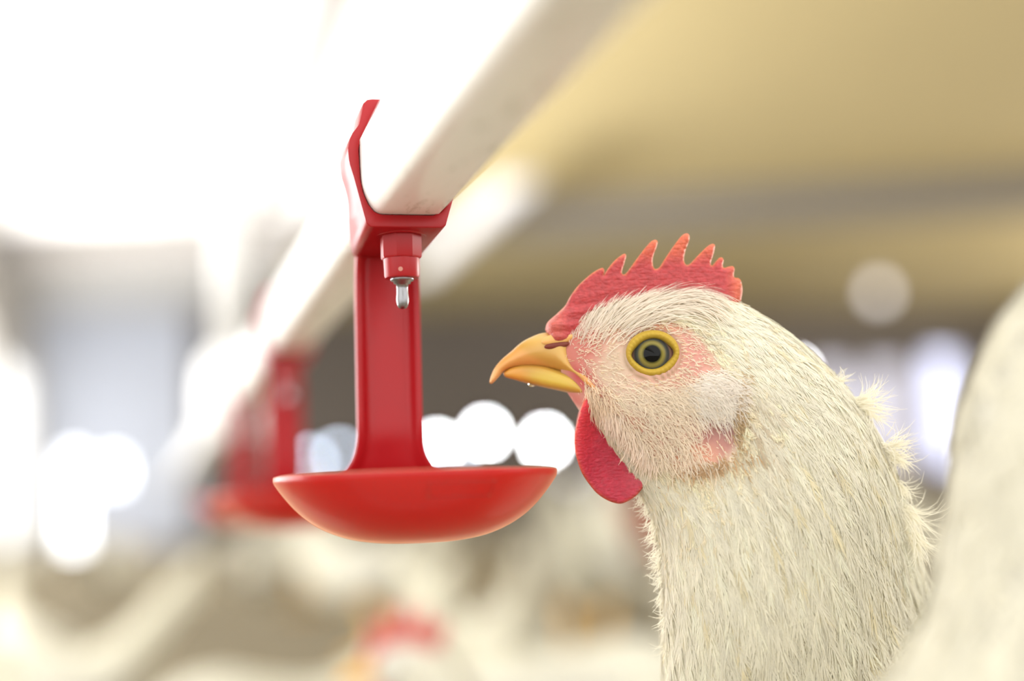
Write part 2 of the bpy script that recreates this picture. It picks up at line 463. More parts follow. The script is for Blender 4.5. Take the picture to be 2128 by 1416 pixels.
# ------------------------------------------------------------------ water line with nipple drinkers
P0 = Vector((0.0704675, 0.38802226, 0.40130473))     # bottom of the pipe at the front of the first clip
PIPE = [(-7.4, 0), (7.4, 0), (9.6, 0.9), (11.4, 3.0), (12.9, 6.5), (13.2, 10), (13.2, 19.7), (12.4, 22.0), (7.4, 31.0), (5.8, 32.7), (-5.8, 32.7), (-7.4, 31.0), (-12.4, 22.0), (-12.9, 19.7), (-12.7, 10), (-12.0, 6.2), (-10.6, 2.8), (-9.0, 0.7)]
PIPE = [(x / 1000, z / 1000) for x, z in PIPE]
bm = bmesh.new(); prism(bm, smooth_outline(PIPE, 54), -0.9, 15.55)
pipe = bm_obj('water_pipe', bm, M['pipe'], None); pipe.location = P0
tag(pipe, 'long white water pipe carrying the red drip cup drinkers', 'pipe')
ms = pipe.modifiers.new('edge', 'EDGE_SPLIT'); ms.split_angle = math.radians(50)

yb = P0.y + 0.92
bt = empty('breather_tube', (P0.x, yb, P0.z + 0.03), 'upright white breather tube standing on the far end of the water pipe', 'tube')
bm = bmesh.new(); lathe(bm, [(0, -.036), (.024, -.036), (.029, -.030), (.030, .01), (.027, .035), (.019, .048), (.016, .05), (0, .05)], (P0.x, yb, P0.z + .016), 32); bm_obj('regulator_body', bm, M['white'], bt)
bm = bmesh.new(); tube(bm, [(P0.x, yb, P0.z + 0.06), (P0.x, yb, P0.z + 0.30)], 0.013, 20); tube(bm, [(P0.x, yb, P0.z + 0.30), (P0.x, yb, P0.z + 0.318)], 0.0165, 20); bm_obj('tube', bm, M['white'], bt)

CLIP_OUT = [(-5.9, 32.9), (-10.2, 32.9), (-11.6, 31.6), (-12.3, 28.0), (-13.0, 25.4), (-15.3, 22.3), (-16.3, 18.4), (-16.0, 14.5), (-14.9, 10.8), (-11.4, -3.3), (-10.6, -3.8), (10.4, -3.8), (11.0, -3.2), (13.4, 4.5), (15.6, 14.5), (15.8, 18.4), (15.0, 22.3), (13.0, 25.4), (12.3, 28.0), (11.6, 31.6), (10.2, 32.9), (5.9, 32.9)]
CLIP_IN = [(-5.9, 32.9), (-9.0, 28.0), (-13.0, 20.0), (-13.3, 18.0), (-13.0, 10.0), (-12.3, 6.0), (-11.0, 2.7), (-9.3, 0.55), (-7.5, -0.25), (7.5, -0.25), (9.7, 0.6), (11.6, 2.8), (13.1, 6.3), (13.4, 10.0), (13.4, 18.0), (13.0, 20.0), (9.0, 28.0), (5.9, 32.9)]

def resample(P, n):
    P = np.asarray(P, float); d = np.r_[0, np.cumsum(np.linalg.norm(np.diff(P, axis=0), axis=1))]
    t = np.linspace(0, d[-1], n)
    return np.stack([np.interp(t, d, P[:, k]) for k in range(2)], 1)

def build_drinker(loc, label):
    L = Vector(loc)
    t = empty('nipple_drinker', loc, label, 'drinker', 'red nipple drinkers along the water pipe')
    mm = 0.001
    # saddle clip: a U-shaped wall wrapped round the pipe, deeper at its foot than at its hooks
    n = 70
    out, inn = resample(CLIP_OUT, n), resample(CLIP_IN, n)
    def depth(z): return 18.0 + 17.0 * float(sst(np.array(-z), -9.0, 3.0))
    rows = []
    bm = bmesh.new()
    def V(x, y, z): return bm.verts.new(L + Vector((x * mm, y * mm, z * mm)))
    fo, fi, bo, bi = [], [], [], []
    for (xo, zo), (xi, zi) in zip(out, inn):
        fo.append(V(xo, 0.0, zo)); fi.append(V(xi, 0.0, zi))
        w = float(sst(np.array(-zo), -4.0, 3.6))
        bo.append(V(xo * (1 - 0.06 * w), depth(zo), zo - 2.5 * w)); bi.append(V(xi, depth(zo), zi))
    for i in range(n - 1):
        bm.faces.new((fo[i], fo[i + 1], fi[i + 1], fi[i])); bm.faces.new((bo[i], bi[i], bi[i + 1], bo[i + 1]))
        bm.faces.new((fo[i], bo[i], bo[i + 1], fo[i + 1])); bm.faces.new((fi[i], fi[i + 1], bi[i + 1], bi[i]))
    for i in (0, n - 1): bm.faces.new((fo[i], fi[i], bi[i], bo[i]))
    c = bm_obj('saddle_clip', bm, M['red'], t)
    bv = c.modifiers.new('soft', 'BEVEL'); bv.width = 0.0006; bv.segments = 2; bv.limit_method = 'ANGLE'; bv.angle_limit = math.radians(50)
    es = c.modifiers.new('edge', 'EDGE_SPLIT'); es.split_angle = math.radians(55)
    # collar ring under the clip, hexagonal valve body, lower barrel
    bm = bmesh.new()
    o = L + Vector((0, 0.011, 0))
    lathe(bm, [(7.6 * mm, -3.0 * mm), (7.9 * mm, -4.1 * mm), (7.3 * mm, -4.5 * mm), (6.3 * mm, -4.2 * mm)], o, 40)
    col = bm_obj('valve_collar', bm, M['red'], t)
    bm = bmesh.new()
    def hexr(a): return 1.0 / max(0.88, math.cos(((a + math.pi / 8) % (math.pi / 4)) - math.pi / 8) ** 1.0) * 1.0
    rings = []
    for r, z, k in ((5.9, -2.5, 1), (5.85, -10.4, 1), (5.6, -10.9, 1), (5.25, -11.0, 0), (5.05, -15.9, 0), (4.8, -16.5, 0), (3.4, -16.7, 0)):
        rings.append([bm.verts.new(o + Vector((math.cos(a) * r * mm * (0.95 / max(math.cos(((a + math.pi / 8) % (math.pi / 4)) - math.pi / 8), .9) if k else 1.0),
                                               math.sin(a) * r * mm * (0.95 / max(math.cos(((a + math.pi / 8) % (math.pi / 4)) - math.pi / 8), .9) if k else 1.0), z * mm)))
                      for a in [2 * math.pi * q / 48 for q in range(48)]])
    for a, b in zip(rings, rings[1:]):
        for q in range(48): bm.faces.new((a[q], a[(q + 1) % 48], b[(q + 1) % 48], b[q]))
    bm.faces.new(rings[-1])
    hs = bm_obj('nipple_housing', bm, M['red'], t)
    e2 = hs.modifiers.new('edge', 'EDGE_SPLIT'); e2.split_angle = math.radians(35)
    bm = bmesh.new()
    lathe(bm, [(0, -15.9 * mm), (3.4 * mm, -16.3 * mm), (3.3 * mm, -17.3 * mm), (2.5 * mm, -17.6 * mm), (2.45 * mm, -18.1 * mm), (1.8 * mm, -18.3 * mm), (1.65 * mm, -19.6 * mm), (1.7 * mm, -21.0 * mm), (1.85 * mm, -22.6 * mm), (1.75 * mm, -23.6 * mm), (1.6 * mm, -24.3 * mm), (1.35 * mm, -24.9 * mm), (0.9 * mm, -25.3 * mm), (0, -25.5 * mm)], o, 32)
    pin = bm_obj('trigger_pin', bm, M['steel'], t)
    tag(pin, 'steel trigger pin')
    # arm: channel section, ribs towards the front, flaring into the back of the cup
    bm = bmesh.new()
    zs = [-1.0, -3, -5, -8, -12, -18, -26, -34, -42, -50, -56, -60, -63, -65.5, -67.5, -69.2, -70.6, -71.7, -72.6, -73.6, -75.0]
    rows = []
    for z in zs:
        hw = float(np.interp(-z, [1, 5, 15, 60, 63, 65.5, 67.5, 69.2, 70.6, 71.7, 72.6, 75], [9.2, 9.5, 9.7, 9.8, 10.1, 10.7, 11.5, 12.6, 13.9, 15.6, 17.6, 18.0]))
        yb_ = float(np.interp(-z, [1, 12, 60, 70, 73, 75], [38.0, 39.5, 40.5, 42.5, 43.6, 43.6]))
        rib = float(np.interp(-z, [1, 3, 6, 10, 58, 66, 73], [9.0, 8.0, 5.5, 4.2, 3.6, 2.4, 1.2]))
        row = []
        for u in np.linspace(-1, 1, 25):                      # front surface
            edge = float(sst(np.array(abs(u)), 0.62, 0.90))
            x = u * hw
            curve = 0.0 if z > -60 else float(sst(np.array(-z), 60.0, 72.0)) * (43.6 - math.sqrt(max(39.2 ** 2 - x * x, 1))  - (43.6 - 39.2))
            row.append((x, yb_ - rib * edge - curve, z))
        for u in np.linspace(1, -1, 25):                      # back surface
            x = u * hw
            curve = 0.0 if z > -60 else float(sst(np.array(-z), 60.0, 72.0)) * (43.6 - math.sqrt(max(39.2 ** 2 - x * x, 1)) - (43.6 - 39.2))
            row.append((x, yb_ + 2.0 - 1.0 * float(sst(np.array(abs(u)), .8, 1)) - curve, z))
        rows.append([V(*p) for p in row])
    m_ = len(rows[0])
    for a, b in zip(rows, rows[1:]):
        for q in range(m_): bm.faces.new((a[q], a[(q + 1) % m_], b[(q + 1) % m_], b[q]))
    bm.faces.new(rows[0]); bm.faces.new(rows[-1][::-1])
    bm_obj('arm', bm, M['red'], t)
    # cup
    bm = bmesh.new()
    oc = L + Vector((0.0016, 0.006, 0))
    po = [(39.3, -72.6), (39.5, -73.0), (39.4, -74.2), (38.6, -75.6), (36.6, -78.3), (33.4, -82.0), (29.4, -85.4), (24.5, -88.2), (18.6, -90.3), (11.5, -91.5), (5, -91.85), (0, -91.9)]
    pi_ = [(0, -90.0), (5, -89.95), (11.3, -89.5), (18.0, -88.3), (23.5, -86.3), (28.2, -83.6), (32.0, -80.3), (35.0, -77.0), (37.0, -74.4), (37.9, -72.9), (38.4, -72.4)]
    P = np.vstack([catmull(po, 40), catmull(pi_, 36)])
    lathe(bm, [(max(r, 0) * mm, z * mm) for r, z in P] + [(39.3 * mm, -72.6 * mm)], oc, 96)
    bmesh.ops.remove_doubles(bm, verts=bm.verts[:], dist=1e-6)
    cup = bm_obj('drip_cup', bm, M['red_cup'], t)
    # worn raised rectangle on the front of the cup
    bm = bmesh.new()
    prof = np.array(po)
    def on_cup(a, z, off=0.00012):
        r = float(np.interp(-z, -prof[:, 1], prof[:, 0])) * mm + off
        return oc + Vector((math.sin(a) * r, -math.cos(a) * r, z * mm))
    A0, A1, Z0, Z1 = -0.10, 0.38, -75.9, -79.6
    for seg in ([(a, Z0) for a in np.linspace(A0, A1, 14)], [(a, Z1) for a in np.linspace(A0, A1, 14)], [(A0, z) for z in np.linspace(Z0, Z1, 5)], [(A1, z) for z in np.linspace(Z0, Z1, 5)]):
        tube(bm, [on_cup(*s) for s in seg], 0.00016, 6)
    bm_obj('embossed_frame', bm, M['red_cup'], cup)
    return t

drinker = build_drinker(P0, 'sharp red drip cup drinker clipped to the white pipe in front of the hen')

def copy_tree(o, parent=None):
    c = o.copy(); COL.objects.link(c)
    if parent is not None: c.parent = parent
    for ch in o.children: copy_tree(ch, c)
    return c
dl = ['blurred red drip cup drinker on the pipe just behind the sharp one', 'blurred red drinker third along the white pipe, partly hidden by the second']
for i, lab in enumerate(dl):
    c = copy_tree(drinker)
    c.location = P0 + Vector((0, 0.352 * (i + 1), 0))
    c['label'] = lab

# ------------------------------------------------------------------ lofted hen body
def loft(sections, ns, nt, egg=0.0, sq=2.0):
    """sections: (top u, top v, bottom u, bottom v, half width, depth offset) -> grids of (u, v, w)"""
    A = catmull(np.array(sections, float), ns)
    t = np.linspace(0, 2 * np.pi, nt, endpoint=False)
    ct, st = np.cos(t), np.sin(t)
    e = 2.0 / sq
    cs = np.sign(ct) * np.abs(ct) ** e if sq != 2 else ct
    ss = np.sign(st) * np.abs(st) ** e if sq != 2 else st
    D, V = A[:, 0:2], A[:, 2:4]
    c, h = (D + V) / 2, (D - V) / 2
    uv = c[:, None, :] + h[:, None, :] * cs[None, :, None]
    w = A[:, 4][:, None] * (ss * (1 - egg * ct))[None, :] + A[:, 5][:, None]
    return np.concatenate([uv, w[:, :, None]], -1)

def grid_mesh(G, close_ends=True):
    ns, nt = G.shape[:2]
    V = G.reshape(-1, 3)
    i = np.arange(ns - 1)[:, None] * nt; j = np.arange(nt)[None, :]; j2 = (j + 1) % nt
    F = np.stack([i + j, i + j2, i + nt + j2, i + nt + j], -1).reshape(-1, 4).tolist()
    if close_ends:
        F += [list(range(nt))[::-1], list(range((ns - 1) * nt, ns * nt))]
    return V, F

def pillow(outline, step, Tfun, Dfun, n=None, dens=None):
    """rounded plate with its own thickness from an outline; returns (u, v, th) front points, triangles, boundary flags"""
    P = np.asarray(outline, float)
    if n: P = smooth_outline(P, n)
    lo, hi = P.min(0), P.max(0)
    gx, gy = np.meshgrid(np.arange(lo[0], hi[0], step), np.arange(lo[1], hi[1], step * .866))
    gx = gx + (np.arange(gx.shape[0]) % 2)[:, None] * step / 2
    Q = np.stack([gx.ravel(), gy.ravel()], 1)
    A, B = P, np.roll(P, -1, 0)
    def bdist(Q):
        ab = B - A
        t = np.clip(((Q[:, None] - A) * ab).sum(-1) / (ab * ab).sum(-1), 0, 1)
        return np.linalg.norm(Q[:, None] - (A + t[..., None] * ab), axis=-1).min(1)
    x, y = Q[:, 0][:, None], Q[:, 1][:, None]
    cross = ((A[:, 1] > y) != (B[:, 1] > y)) & (x < (B[:, 0] - A[:, 0]) * (y - A[:, 1]) / (B[:, 1] - A[:, 1] + 1e-12) + A[:, 0])
    inside = cross.sum(1) % 2 == 1
    Q = Q[inside]
    Q = Q[bdist(Q) > step * 0.35]
    allp = np.vstack([P, Q])
    npb = len(P)
    res = delaunay_2d_cdt([Vector(p) for p in allp], [(i, (i + 1) % npb) for i in range(npb)], [], 1, 1e-5)
    pts = np.array([tuple(v) for v in res[0]])
    tris = [list(f) for f in res[2]]
    d = bdist(pts); bd = d < 1e-3
    D = Dfun(pts); T = Tfun(pts)
    k = 1 - np.clip(d / D, 0, 1)
    th = T * np.sqrt(np.clip(1 - k * k, 0, 1))
    th[bd] = 0
    return pts, th, tris, bd

def pillow_mesh(pts, th, tris, bd, mid=None):
    """two skins sharing the rim"""
    mid = np.zeros(len(pts)) if mid is None else mid
    n = len(pts)
    front = np.c_[pts, mid + th]
    back = np.c_[pts, mid - th]
    idx = np.arange(n) + n
    idx[bd] = np.arange(n)[bd]
    V = np.vstack([front, back])
    F = tris + [[idx[a] for a in f[::-1]] for f in tris]
    return V, F

DS = 0.412                       # distance of the hen's middle plane
S = DS / FPX                     # metres per unit of the hen's own drawing
def HP(uvw):
    """hen drawing units -> world (the bird stands square to the line of sight)"""
    a = np.asarray(uvw, float)
    return (CC + CF * DS + CR * ((a[..., 0:1] - 1064) * S) + CU * ((708 - a[..., 1:2]) * S) - CF * (a[..., 2:3] * S))
def onface(px, py, w):
    """drawing position of a feature seen at (px, py) that sits w in front of the middle plane"""
    k = 1 - w * S / DS
    return np.array([1064 + (px - 1064) * k, 708 + (py - 708) * k, w])
def seen(G):
    k = 1 - G[..., 2] * S / DS
    return 1064 + (G[..., 0] - 1064) / k, 708 + (G[..., 1] - 708) / k

SECT = [(1150, 700, 1172, 806, 26, 0), (1186, 668, 1196, 842, 46, 0), (1240, 640, 1222, 880, 68, 0), (1310, 620, 1262, 930, 86, 0),
        (1385, 610, 1303, 985, 97, 0), (1460, 610, 1335, 1035, 103, 0), (1535, 632, 1358, 1085, 107, 0), (1615, 680, 1372, 1150, 116, 0),
        (1700, 750, 1376, 1235, 130, -4), (1785, 842, 1380, 1340, 148, -16), (1852, 950, 1385, 1450, 172, -40), (1905, 1080, 1392, 1580, 205, -90),
        (1990, 1250, 1420, 1800, 290, -220), (2200, 1420, 1560, 2160, 430, -480), (2550, 1540, 1880, 2440, 520, -860), (2950, 1560, 2300, 2520, 500, -1250),
        (3250, 1460, 2750, 2420, 380, -1600), (3430, 1280, 3150, 2050, 190, -1850), (3560, 1080, 3430, 1560, 60, -2000)]
NS, NT = 300, 160
G = loft(SECT, NS, NT, egg=0.10)
# cheek swelling, brow ridge and eye hollow on the face
def bumps(G):
    px, py = seen(G)
    side = np.sign(G[..., 2])
    b = 9 * np.exp(-(((px - 1357) / 75) ** 2 + ((py - 655) / 28) ** 2)) + 10 * np.exp(-(((px - 1485) / 55) ** 2 + ((py - 812) / 42) ** 2))
    b += - 10 * np.exp(-(((px - 1492) / 45) ** 2 + ((py - 905) / 45) ** 2))
    b += 8 * np.exp(-(((px - 1290) / 60) ** 2 + ((py - 850) / 40) ** 2))
    f = np.clip(np.abs(G[..., 2]) / 30, 0, 1)
    r = np.hypot((px - 1357) / 52, (py - 735) / 45)
    b += -34 * (1 - sst(r, 0.72, 1.02))                # eye socket
    G[..., 2] += side * b * f
    return G
G = bumps(G)
GW = HP(G)

def normals(GW):
    ds = np.gradient(GW, axis=0)
    dt = np.roll(GW, -1, 1) - np.roll(GW, 1, 1)
    n = np.cross(ds, dt)
    n /= np.linalg.norm(n, axis=-1, keepdims=True) + 1e-12
    c = GW.mean(1, keepdims=True)
    if ((GW - c) * n).sum() < 0: n = -n
    return n
GN = normals(GW)
PX, PY = seen(G)

def lerp(a, b, f): return np.asarray(a) * (1 - f[..., None]) + np.asarray(b) * f[..., None]
CREAM = np.array([0.875, 0.845, 0.72])
def ell(px, py, cx, cy, rx, ry, ang=0.0, soft=0.35):
    c, s = math.cos(ang), math.sin(ang)
    x, y = (px - cx), (py - cy)
    r = np.sqrt(((x * c + y * s) / rx) ** 2 + ((-x * s + y * c) / ry) ** 2)
    return 1 - sst(r, 1 - soft, 1 + soft)
# bare face: inside this line the skin shows between bristles
FACE = np.array([(1130, 690), (1180, 672), (1225, 664), (1290, 668), (1350, 660), (1420, 672), (1470, 720), (1500, 765), (1545, 790), (1545, 850), (1530, 930), (1500, 972), (1450, 985), (1380, 970), (1330, 950), (1290, 905), (1240, 860), (1200, 850), (1140, 830)], float)
def inside_poly(P, x, y):
    A, B = P, np.roll(P, -1, 0)
    x, y = np.asarray(x), np.asarray(y)
    r = np.zeros(x.shape, bool); 
    for (ax, ay), (bx, by) in zip(A, B):
        r ^= ((ay > y) != (by > y)) & (x < (bx - ax) * (y - ay) / (by - ay + 1e-12) + ax)
    return r
def poly_dist(P, x, y):
    q = np.stack([np.asarray(x).ravel(), np.asarray(y).ravel()], 1)
    A, B = P, np.roll(P, -1, 0); ab = B - A
    out = np.full(len(q), 1e9)
    for a, d in zip(A, ab):
        t = np.clip(((q - a) @ d) / (d @ d), 0, 1)
        out = np.minimum(out, np.linalg.norm(q - (a + t[:, None] * d), axis=1))
    return out.reshape(np.asarray(x).shape)
def face_amount(px, py):
    d = poly_dist(FACE, px, py) * np.where(inside_poly(FACE, px, py), 1, -1)
    return sst(d, -14, 14)
def skin_colour(px, py):
    pink = np.array([0.60, 0.35, 0.27])
    c = np.broadcast_to(pink, px.shape + (3,)).copy()
    c = lerp(c, [0.60, 0.46, 0.345], ell(px, py, 1262, 765, 52, 60, 0.3, .6))          # pale in front of the eye
    c = lerp(c, [0.54, 0.17, 0.14], ell(px, py, 1205, 715, 48, 62, 0.2, .6) * .9)     # red behind the nostril
    c = lerp(c, [0.48, 0.075, 0.075], ell(px, py, 1225, 800, 55, 20, 0.75, .5) * .95)     # red line above the gape
    c = lerp(c, [0.62, 0.29, 0.19], ell(px, py, 1357, 668, 80, 24, 0, .6))
    c = lerp(c, [0.60, 0.29, 0.24], ell(px, py, 1440, 735, 36, 50, 0, .6))
    c = lerp(c, [0.66, 0.50, 0.40], ell(px, py, 1330, 830, 90, 34, 0.3, .6) * .8)
    c = lerp(c, [0.42, 0.20, 0.175], ell(px, py, 1488, 905, 50, 46, 0.5, .5))           # bare purple patch under the ear
    c = lerp(c, [0.30, 0.19, 0.18], ell(px, py, 1510, 885, 28, 24, 0.5, .6) * .55)
    c = lerp(c, [0.72, 0.36, 0.24], ell(px, py, 1430, 960, 60, 30, -0.3, .6) * .8)
    c = lerp(c, [0.52, 0.16, 0.13], ell(px, py, 1180, 840, 40, 30, 0.5, .6) * .9)
    c = lerp(c, [0.52, 0.33, 0.16], ell(px, py, 1542, 835, 16, 52, 0.05, .6) * .7)      # shade of the fold behind the ear, painted tan
    rr = np.hypot((px - 1357) / 58, (py - 736) / 50)
    c = lerp(c, [0.26, 0.16, 0.07], np.exp(-((rr - 1.03) / .07) ** 2) * (.45 + .4 * sst(py, 735, 780)))   # brown rim round the eyelid
    return lerp(np.broadcast_to([0.64, 0.56, 0.42], px.shape + (3,)), c, face_amount(px, py))  # skin under plumage painted darker, as ochre shade between feathers

HB = np.array(HP(np.array([2450.0, 708, -900.0])))
hen = empty('hen', (float(HB[0]), float(HB[1]), 0.0), 'white hen with red comb and yellow beak in sharp profile facing the drip cup', 'hen')
M['skin'] = tinted('hen_skin', 0.5, 0.35, (0.002, 0.0008, 0.0005), 0.5, 700, 0.0002)
M['plume'] = tinted('feather_barbs', 0.7, transl=0.40, spec=0.2)
M['comb'] = tinted('comb_skin', 0.45, 0.3, (0.0025, 0.0006, 0.0004), 0.85, 1100, 0.0004, wrinkle=420, mottle=0.18, spec=0.4)
M['eyelid'] = tinted('eyelid_skin', 0.6, 0.2, (0.001, 0.0006, 0.0003), 0.5, 1500, 0.0002)
M['beak'] = tinted('beak_horn', 0.38, 0.25, (0.002, 0.001, 0.0004), 0.15, 500, 0.0002, spec=0.5)
V, F = grid_mesh(GW)
mesh_obj('body', V, F, M['skin'], hen, True, skin_colour(PX, PY).reshape(-1, 3))

def nearest(px, py):
    """grid index on the near side seen at (px, py)"""
    d = (PX - px) ** 2 + (PY - py) ** 2 + np.where(G[..., 2] > 5, 0, 1e9)
    return np.unravel_index(np.argmin(d), d.shape)
def wat(px, py):
    i, j = nearest(px, py); return float(G[i, j, 2])

# ---- comb
COMB = [(1133, 686), (1138, 670), (1158, 652), (1175, 635), (1184, 618), (1198, 598), (1215, 581), (1232, 567), (1246, 559), (1253, 557.5), (1256, 564), (1255, 571), (1263, 559),
        (1277, 542), (1291, 531), (1298, 528), (1301, 532), (1297, 548), (1292, 565), (1295, 571), (1302, 567), (1316, 548), (1333, 525), (1350, 505), (1360, 499), (1366, 502),
        (1364, 514), (1357, 533), (1356, 548), (1360, 559), (1370, 556), (1381, 539), (1398, 514), (1415, 492), (1425, 485.5), (1432, 488), (1432, 500), (1424, 522), (1421, 539), (1424, 549),
        (1432, 550), (1449, 533), (1466, 516), (1477, 508), (1485, 508), (1486, 514), (1482, 531), (1477, 547), (1480, 552), (1492, 539), (1499, 535), (1504, 540), (1502, 552), (1505, 557),
        (1514, 554.5), (1523, 553.5), (1527, 559), (1525, 571), (1527, 577.5), (1534, 578), (1540, 584), (1543, 601), (1541, 618), (1535, 632), (1500, 650), (1440, 655), (1340, 665), (1250, 690), (1190, 712), (1150, 716)]
def resamp_closed(P, step):
    P = smooth_outline(P, len(P) * 6)
    d = np.r_[0, np.cumsum(np.linalg.norm(np.diff(np.vstack([P, P[:1]]), axis=0), axis=1))]
    n = int(d[-1] / step); t = np.linspace(0, d[-1], n, endpoint=False)
    Pc = np.vstack([P, P[:1]])
    return np.stack([np.interp(t, d, Pc[:, k]) for k in range(2)], 1)
pts, th, tris, bd = pillow(resamp_closed(COMB, 3.5), 4.5,
    lambda p: 7.5 + 17 * sst(p[:, 1], 520, 680) + 22 * sst(-p[:, 0], -1225, -1150) * sst(p[:, 1], 600, 680), lambda p: 9 + 10 * sst(p[:, 1], 540, 640))
wr = 2.2 * np.sin(pts[:, 1] * .22 + 3 * np.sin(pts[:, 0] * .02)) * sst(pts[:, 1], 575, 640) * sst(-pts[:, 0], -1330, -1240)
th = np.where(bd, 0, np.maximum(th + wr * (th > 4), 0.2))
mid = 5 * np.sin((pts[:, 0] - 1150) / 90.0) * sst(-pts[:, 1], -640, -500)
V, F = pillow_mesh(pts, th, tris, bd, mid)
tip = sst(-V[:, 1] + 0.00 * V[:, 0], -560, -500)
rim = np.r_[np.clip(1 - th / 8.0, 0, 1), np.clip(1 - th / 8.0, 0, 1)]
back = sst(V[:, 0], 1500, 1540)
cc = lerp(np.broadcast_to([0.42, 0.046, 0.05], V.shape), [0.70, 0.19, 0.07], np.clip(np.maximum(np.maximum(tip * .55, back * .5), rim * .9), 0, 1))
cc = lerp(cc, [0.55, 0.14, 0.10], sst(-V[:, 0], -1190, -1140) * .7)
mesh_obj('comb', HP(V), F, M['comb'], hen, True, cc)

# ---- wattles: thin hanging leaves, one each side of the throat
WAT = [(1222, 815), (1208, 842), (1199, 872), (1193, 905), (1194, 935), (1200, 960), (1210, 985), (1224, 1006), (1241, 1026), (1262, 1040), (1284, 1047), (1300, 1044), (1322, 1030), (1338, 1010), (1350, 987), (1357, 968), (1356, 945), (1346, 915), (1325, 880), (1290, 840), (1255, 812)]
def wattle(side, du, dv, w0):
    pts, th, tris, bd = pillow(resamp_closed(WAT, 4), 5.5, lambda p: 5.5 + 8 * sst(-p[:, 1], -900, -830), lambda p: 12 + 0 * p[:, 0])
    # hollow leaf, rim rolled outward at the front
    cx = (pts[:, 0] - 1275) / 80; cy = (pts[:, 1] - 950) / 95
    mid = w0 + 13 * (cx ** 2) - 10 * np.exp(-((cx - .25) ** 2 + cy ** 2) * 1.2) + 6 * sst(pts[:, 1], 990, 1050) + 12 * np.exp(-((pts[:, 0] - 1200) / 22) ** 2)
    fold = 2.0 * np.sin((pts[:, 0] * .55 + pts[:, 1] * .85) * .16 + 1.5 * np.sin(pts[:, 0] * .05)) * np.exp(-(((pts[:, 0] - 1300) / 60) ** 2 + ((pts[:, 1] - 900) / 60) ** 2))
    V, F = pillow_mesh(pts + np.array([du, dv]), th, tris, bd, mid + fold)
    px = V[:, 0] - du; py = V[:, 1] - dv
    e = np.clip(1 - np.r_[th, th] / 5.0, 0, 1)
    c = np.broadcast_to([0.42, 0.018, 0.045], V.shape)
    c = lerp(c, [0.52, 0.025, 0.04], sst(-px - 0.5 * py, -1720, -1640))
    c = lerp(c, [0.60, 0.09, 0.13], np.exp(-(((px - 1330) / 25) ** 2 + ((py - 985) / 40) ** 2)) * .6)
    c = lerp(c, [0.68, 0.17, 0.09], e * .75)
    k = 1 - w0 * S / DS if side > 0 else 1.0
    V[:, 0] = 1064 + (V[:, 0] - 1064) * k; V[:, 1] = 708 + (V[:, 1] - 708) * k
    if side < 0: V[:, 2] = -V[:, 2]
    mesh_obj('wattle', HP(V), F, M['wattle'], hen, True, c)
M['wattle'] = tinted('wattle_skin', 0.45, 0.3, (0.0025, 0.0006, 0.0004), 0.8, 1300, 0.0003, wrinkle=600, mottle=0.15, spec=0.4)
wattle(1, 0, 0, 44)
wattle(-1, 6, -6, 40)

# ---- beak
UP = [(1160, 690), (1131, 692), (1113, 697), (1085, 711), (1062, 731), (1042, 748), (1028, 765), (1020, 782), (1017, 796), (1020, 798.5), (1026, 795), (1033, 788), (1040, 780), (1047, 772.5), (1062, 765.5), (1085, 761.5), (1121, 763), (1158, 772), (1192, 786), (1215, 803), (1237, 822), (1253, 835), (1259, 829), (1247, 810), (1234, 793), (1220, 779), (1198, 760), (1185, 735), (1180, 705)]
def Tup(p):
    return np.interp(p[:, 0], [1015, 1030, 1060, 1100, 1140, 1180, 1215, 1240, 1260], [4, 9, 19, 28, 36, 50, 66, 74, 80])
def Dup(p):
    return np.interp(p[:, 0], [1015, 1030, 1060, 1100, 1150, 1190, 1210, 1260], [6, 10, 22, 32, 36, 24, 8, 6])
pts, th, tris, bd = pillow(resamp_closed(UP, 3), 4, Tup, Dup)
V, F = pillow_mesh(pts, th, tris, bd)
kx, ky = V[:, 0], V[:, 1]
c = np.broadcast_to([0.53, 0.30, 0.062], V.shape)
c = lerp(c, [0.64, 0.41, 0.12], sst(-ky + .55 * kx, -125, -85) * .8)
c = lerp(c, [0.72, 0.54, 0.26], sst(-kx, -1045, -1022) * .8)
c = lerp(c, [0.74, 0.33, 0.10], sst(ky - .55 * kx, 122, 142) * .55)
c = lerp(c, [0.76, 0.36, 0.13], sst(kx, 1190, 1235))
mesh_obj('upper_beak', HP(V), F, M['beak'], hen, True, c)
LOW = [(1045, 775), (1050, 784), (1070, 790), (1090, 796), (1119, 803), (1141, 808), (1169, 814), (1198, 822), (1215, 828), (1218, 806), (1192, 780), (1158, 766), (1121, 757), (1085, 757), (1060, 764)]
pts, th, tris, bd = pillow(resamp_closed(LOW, 3), 4, lambda p: np.interp(p[:, 0], [1045, 1080, 1120, 1170, 1210], [6, 15, 24, 38, 54]), lambda p: np.interp(p[:, 0], [1045, 1080, 1120, 1200], [8, 14, 18, 16]))
V, F = pillow_mesh(pts, th, tris, bd)
c = np.broadcast_to([0.50, 0.27, 0.05], V.shape)
c = lerp(c, [0.62, 0.46, 0.07], ell(V[:, 0], V[:, 1], 1150, 790, 50, 16, .2, .6) * .9)
c = lerp(c, [0.70, 0.33, 0.05], ell(V[:, 0], V[:, 1], 1065, 775, 30, 12, .2, .6) * .7)
mesh_obj('lower_beak', HP(V), F, M['beak'], hen, True, c)
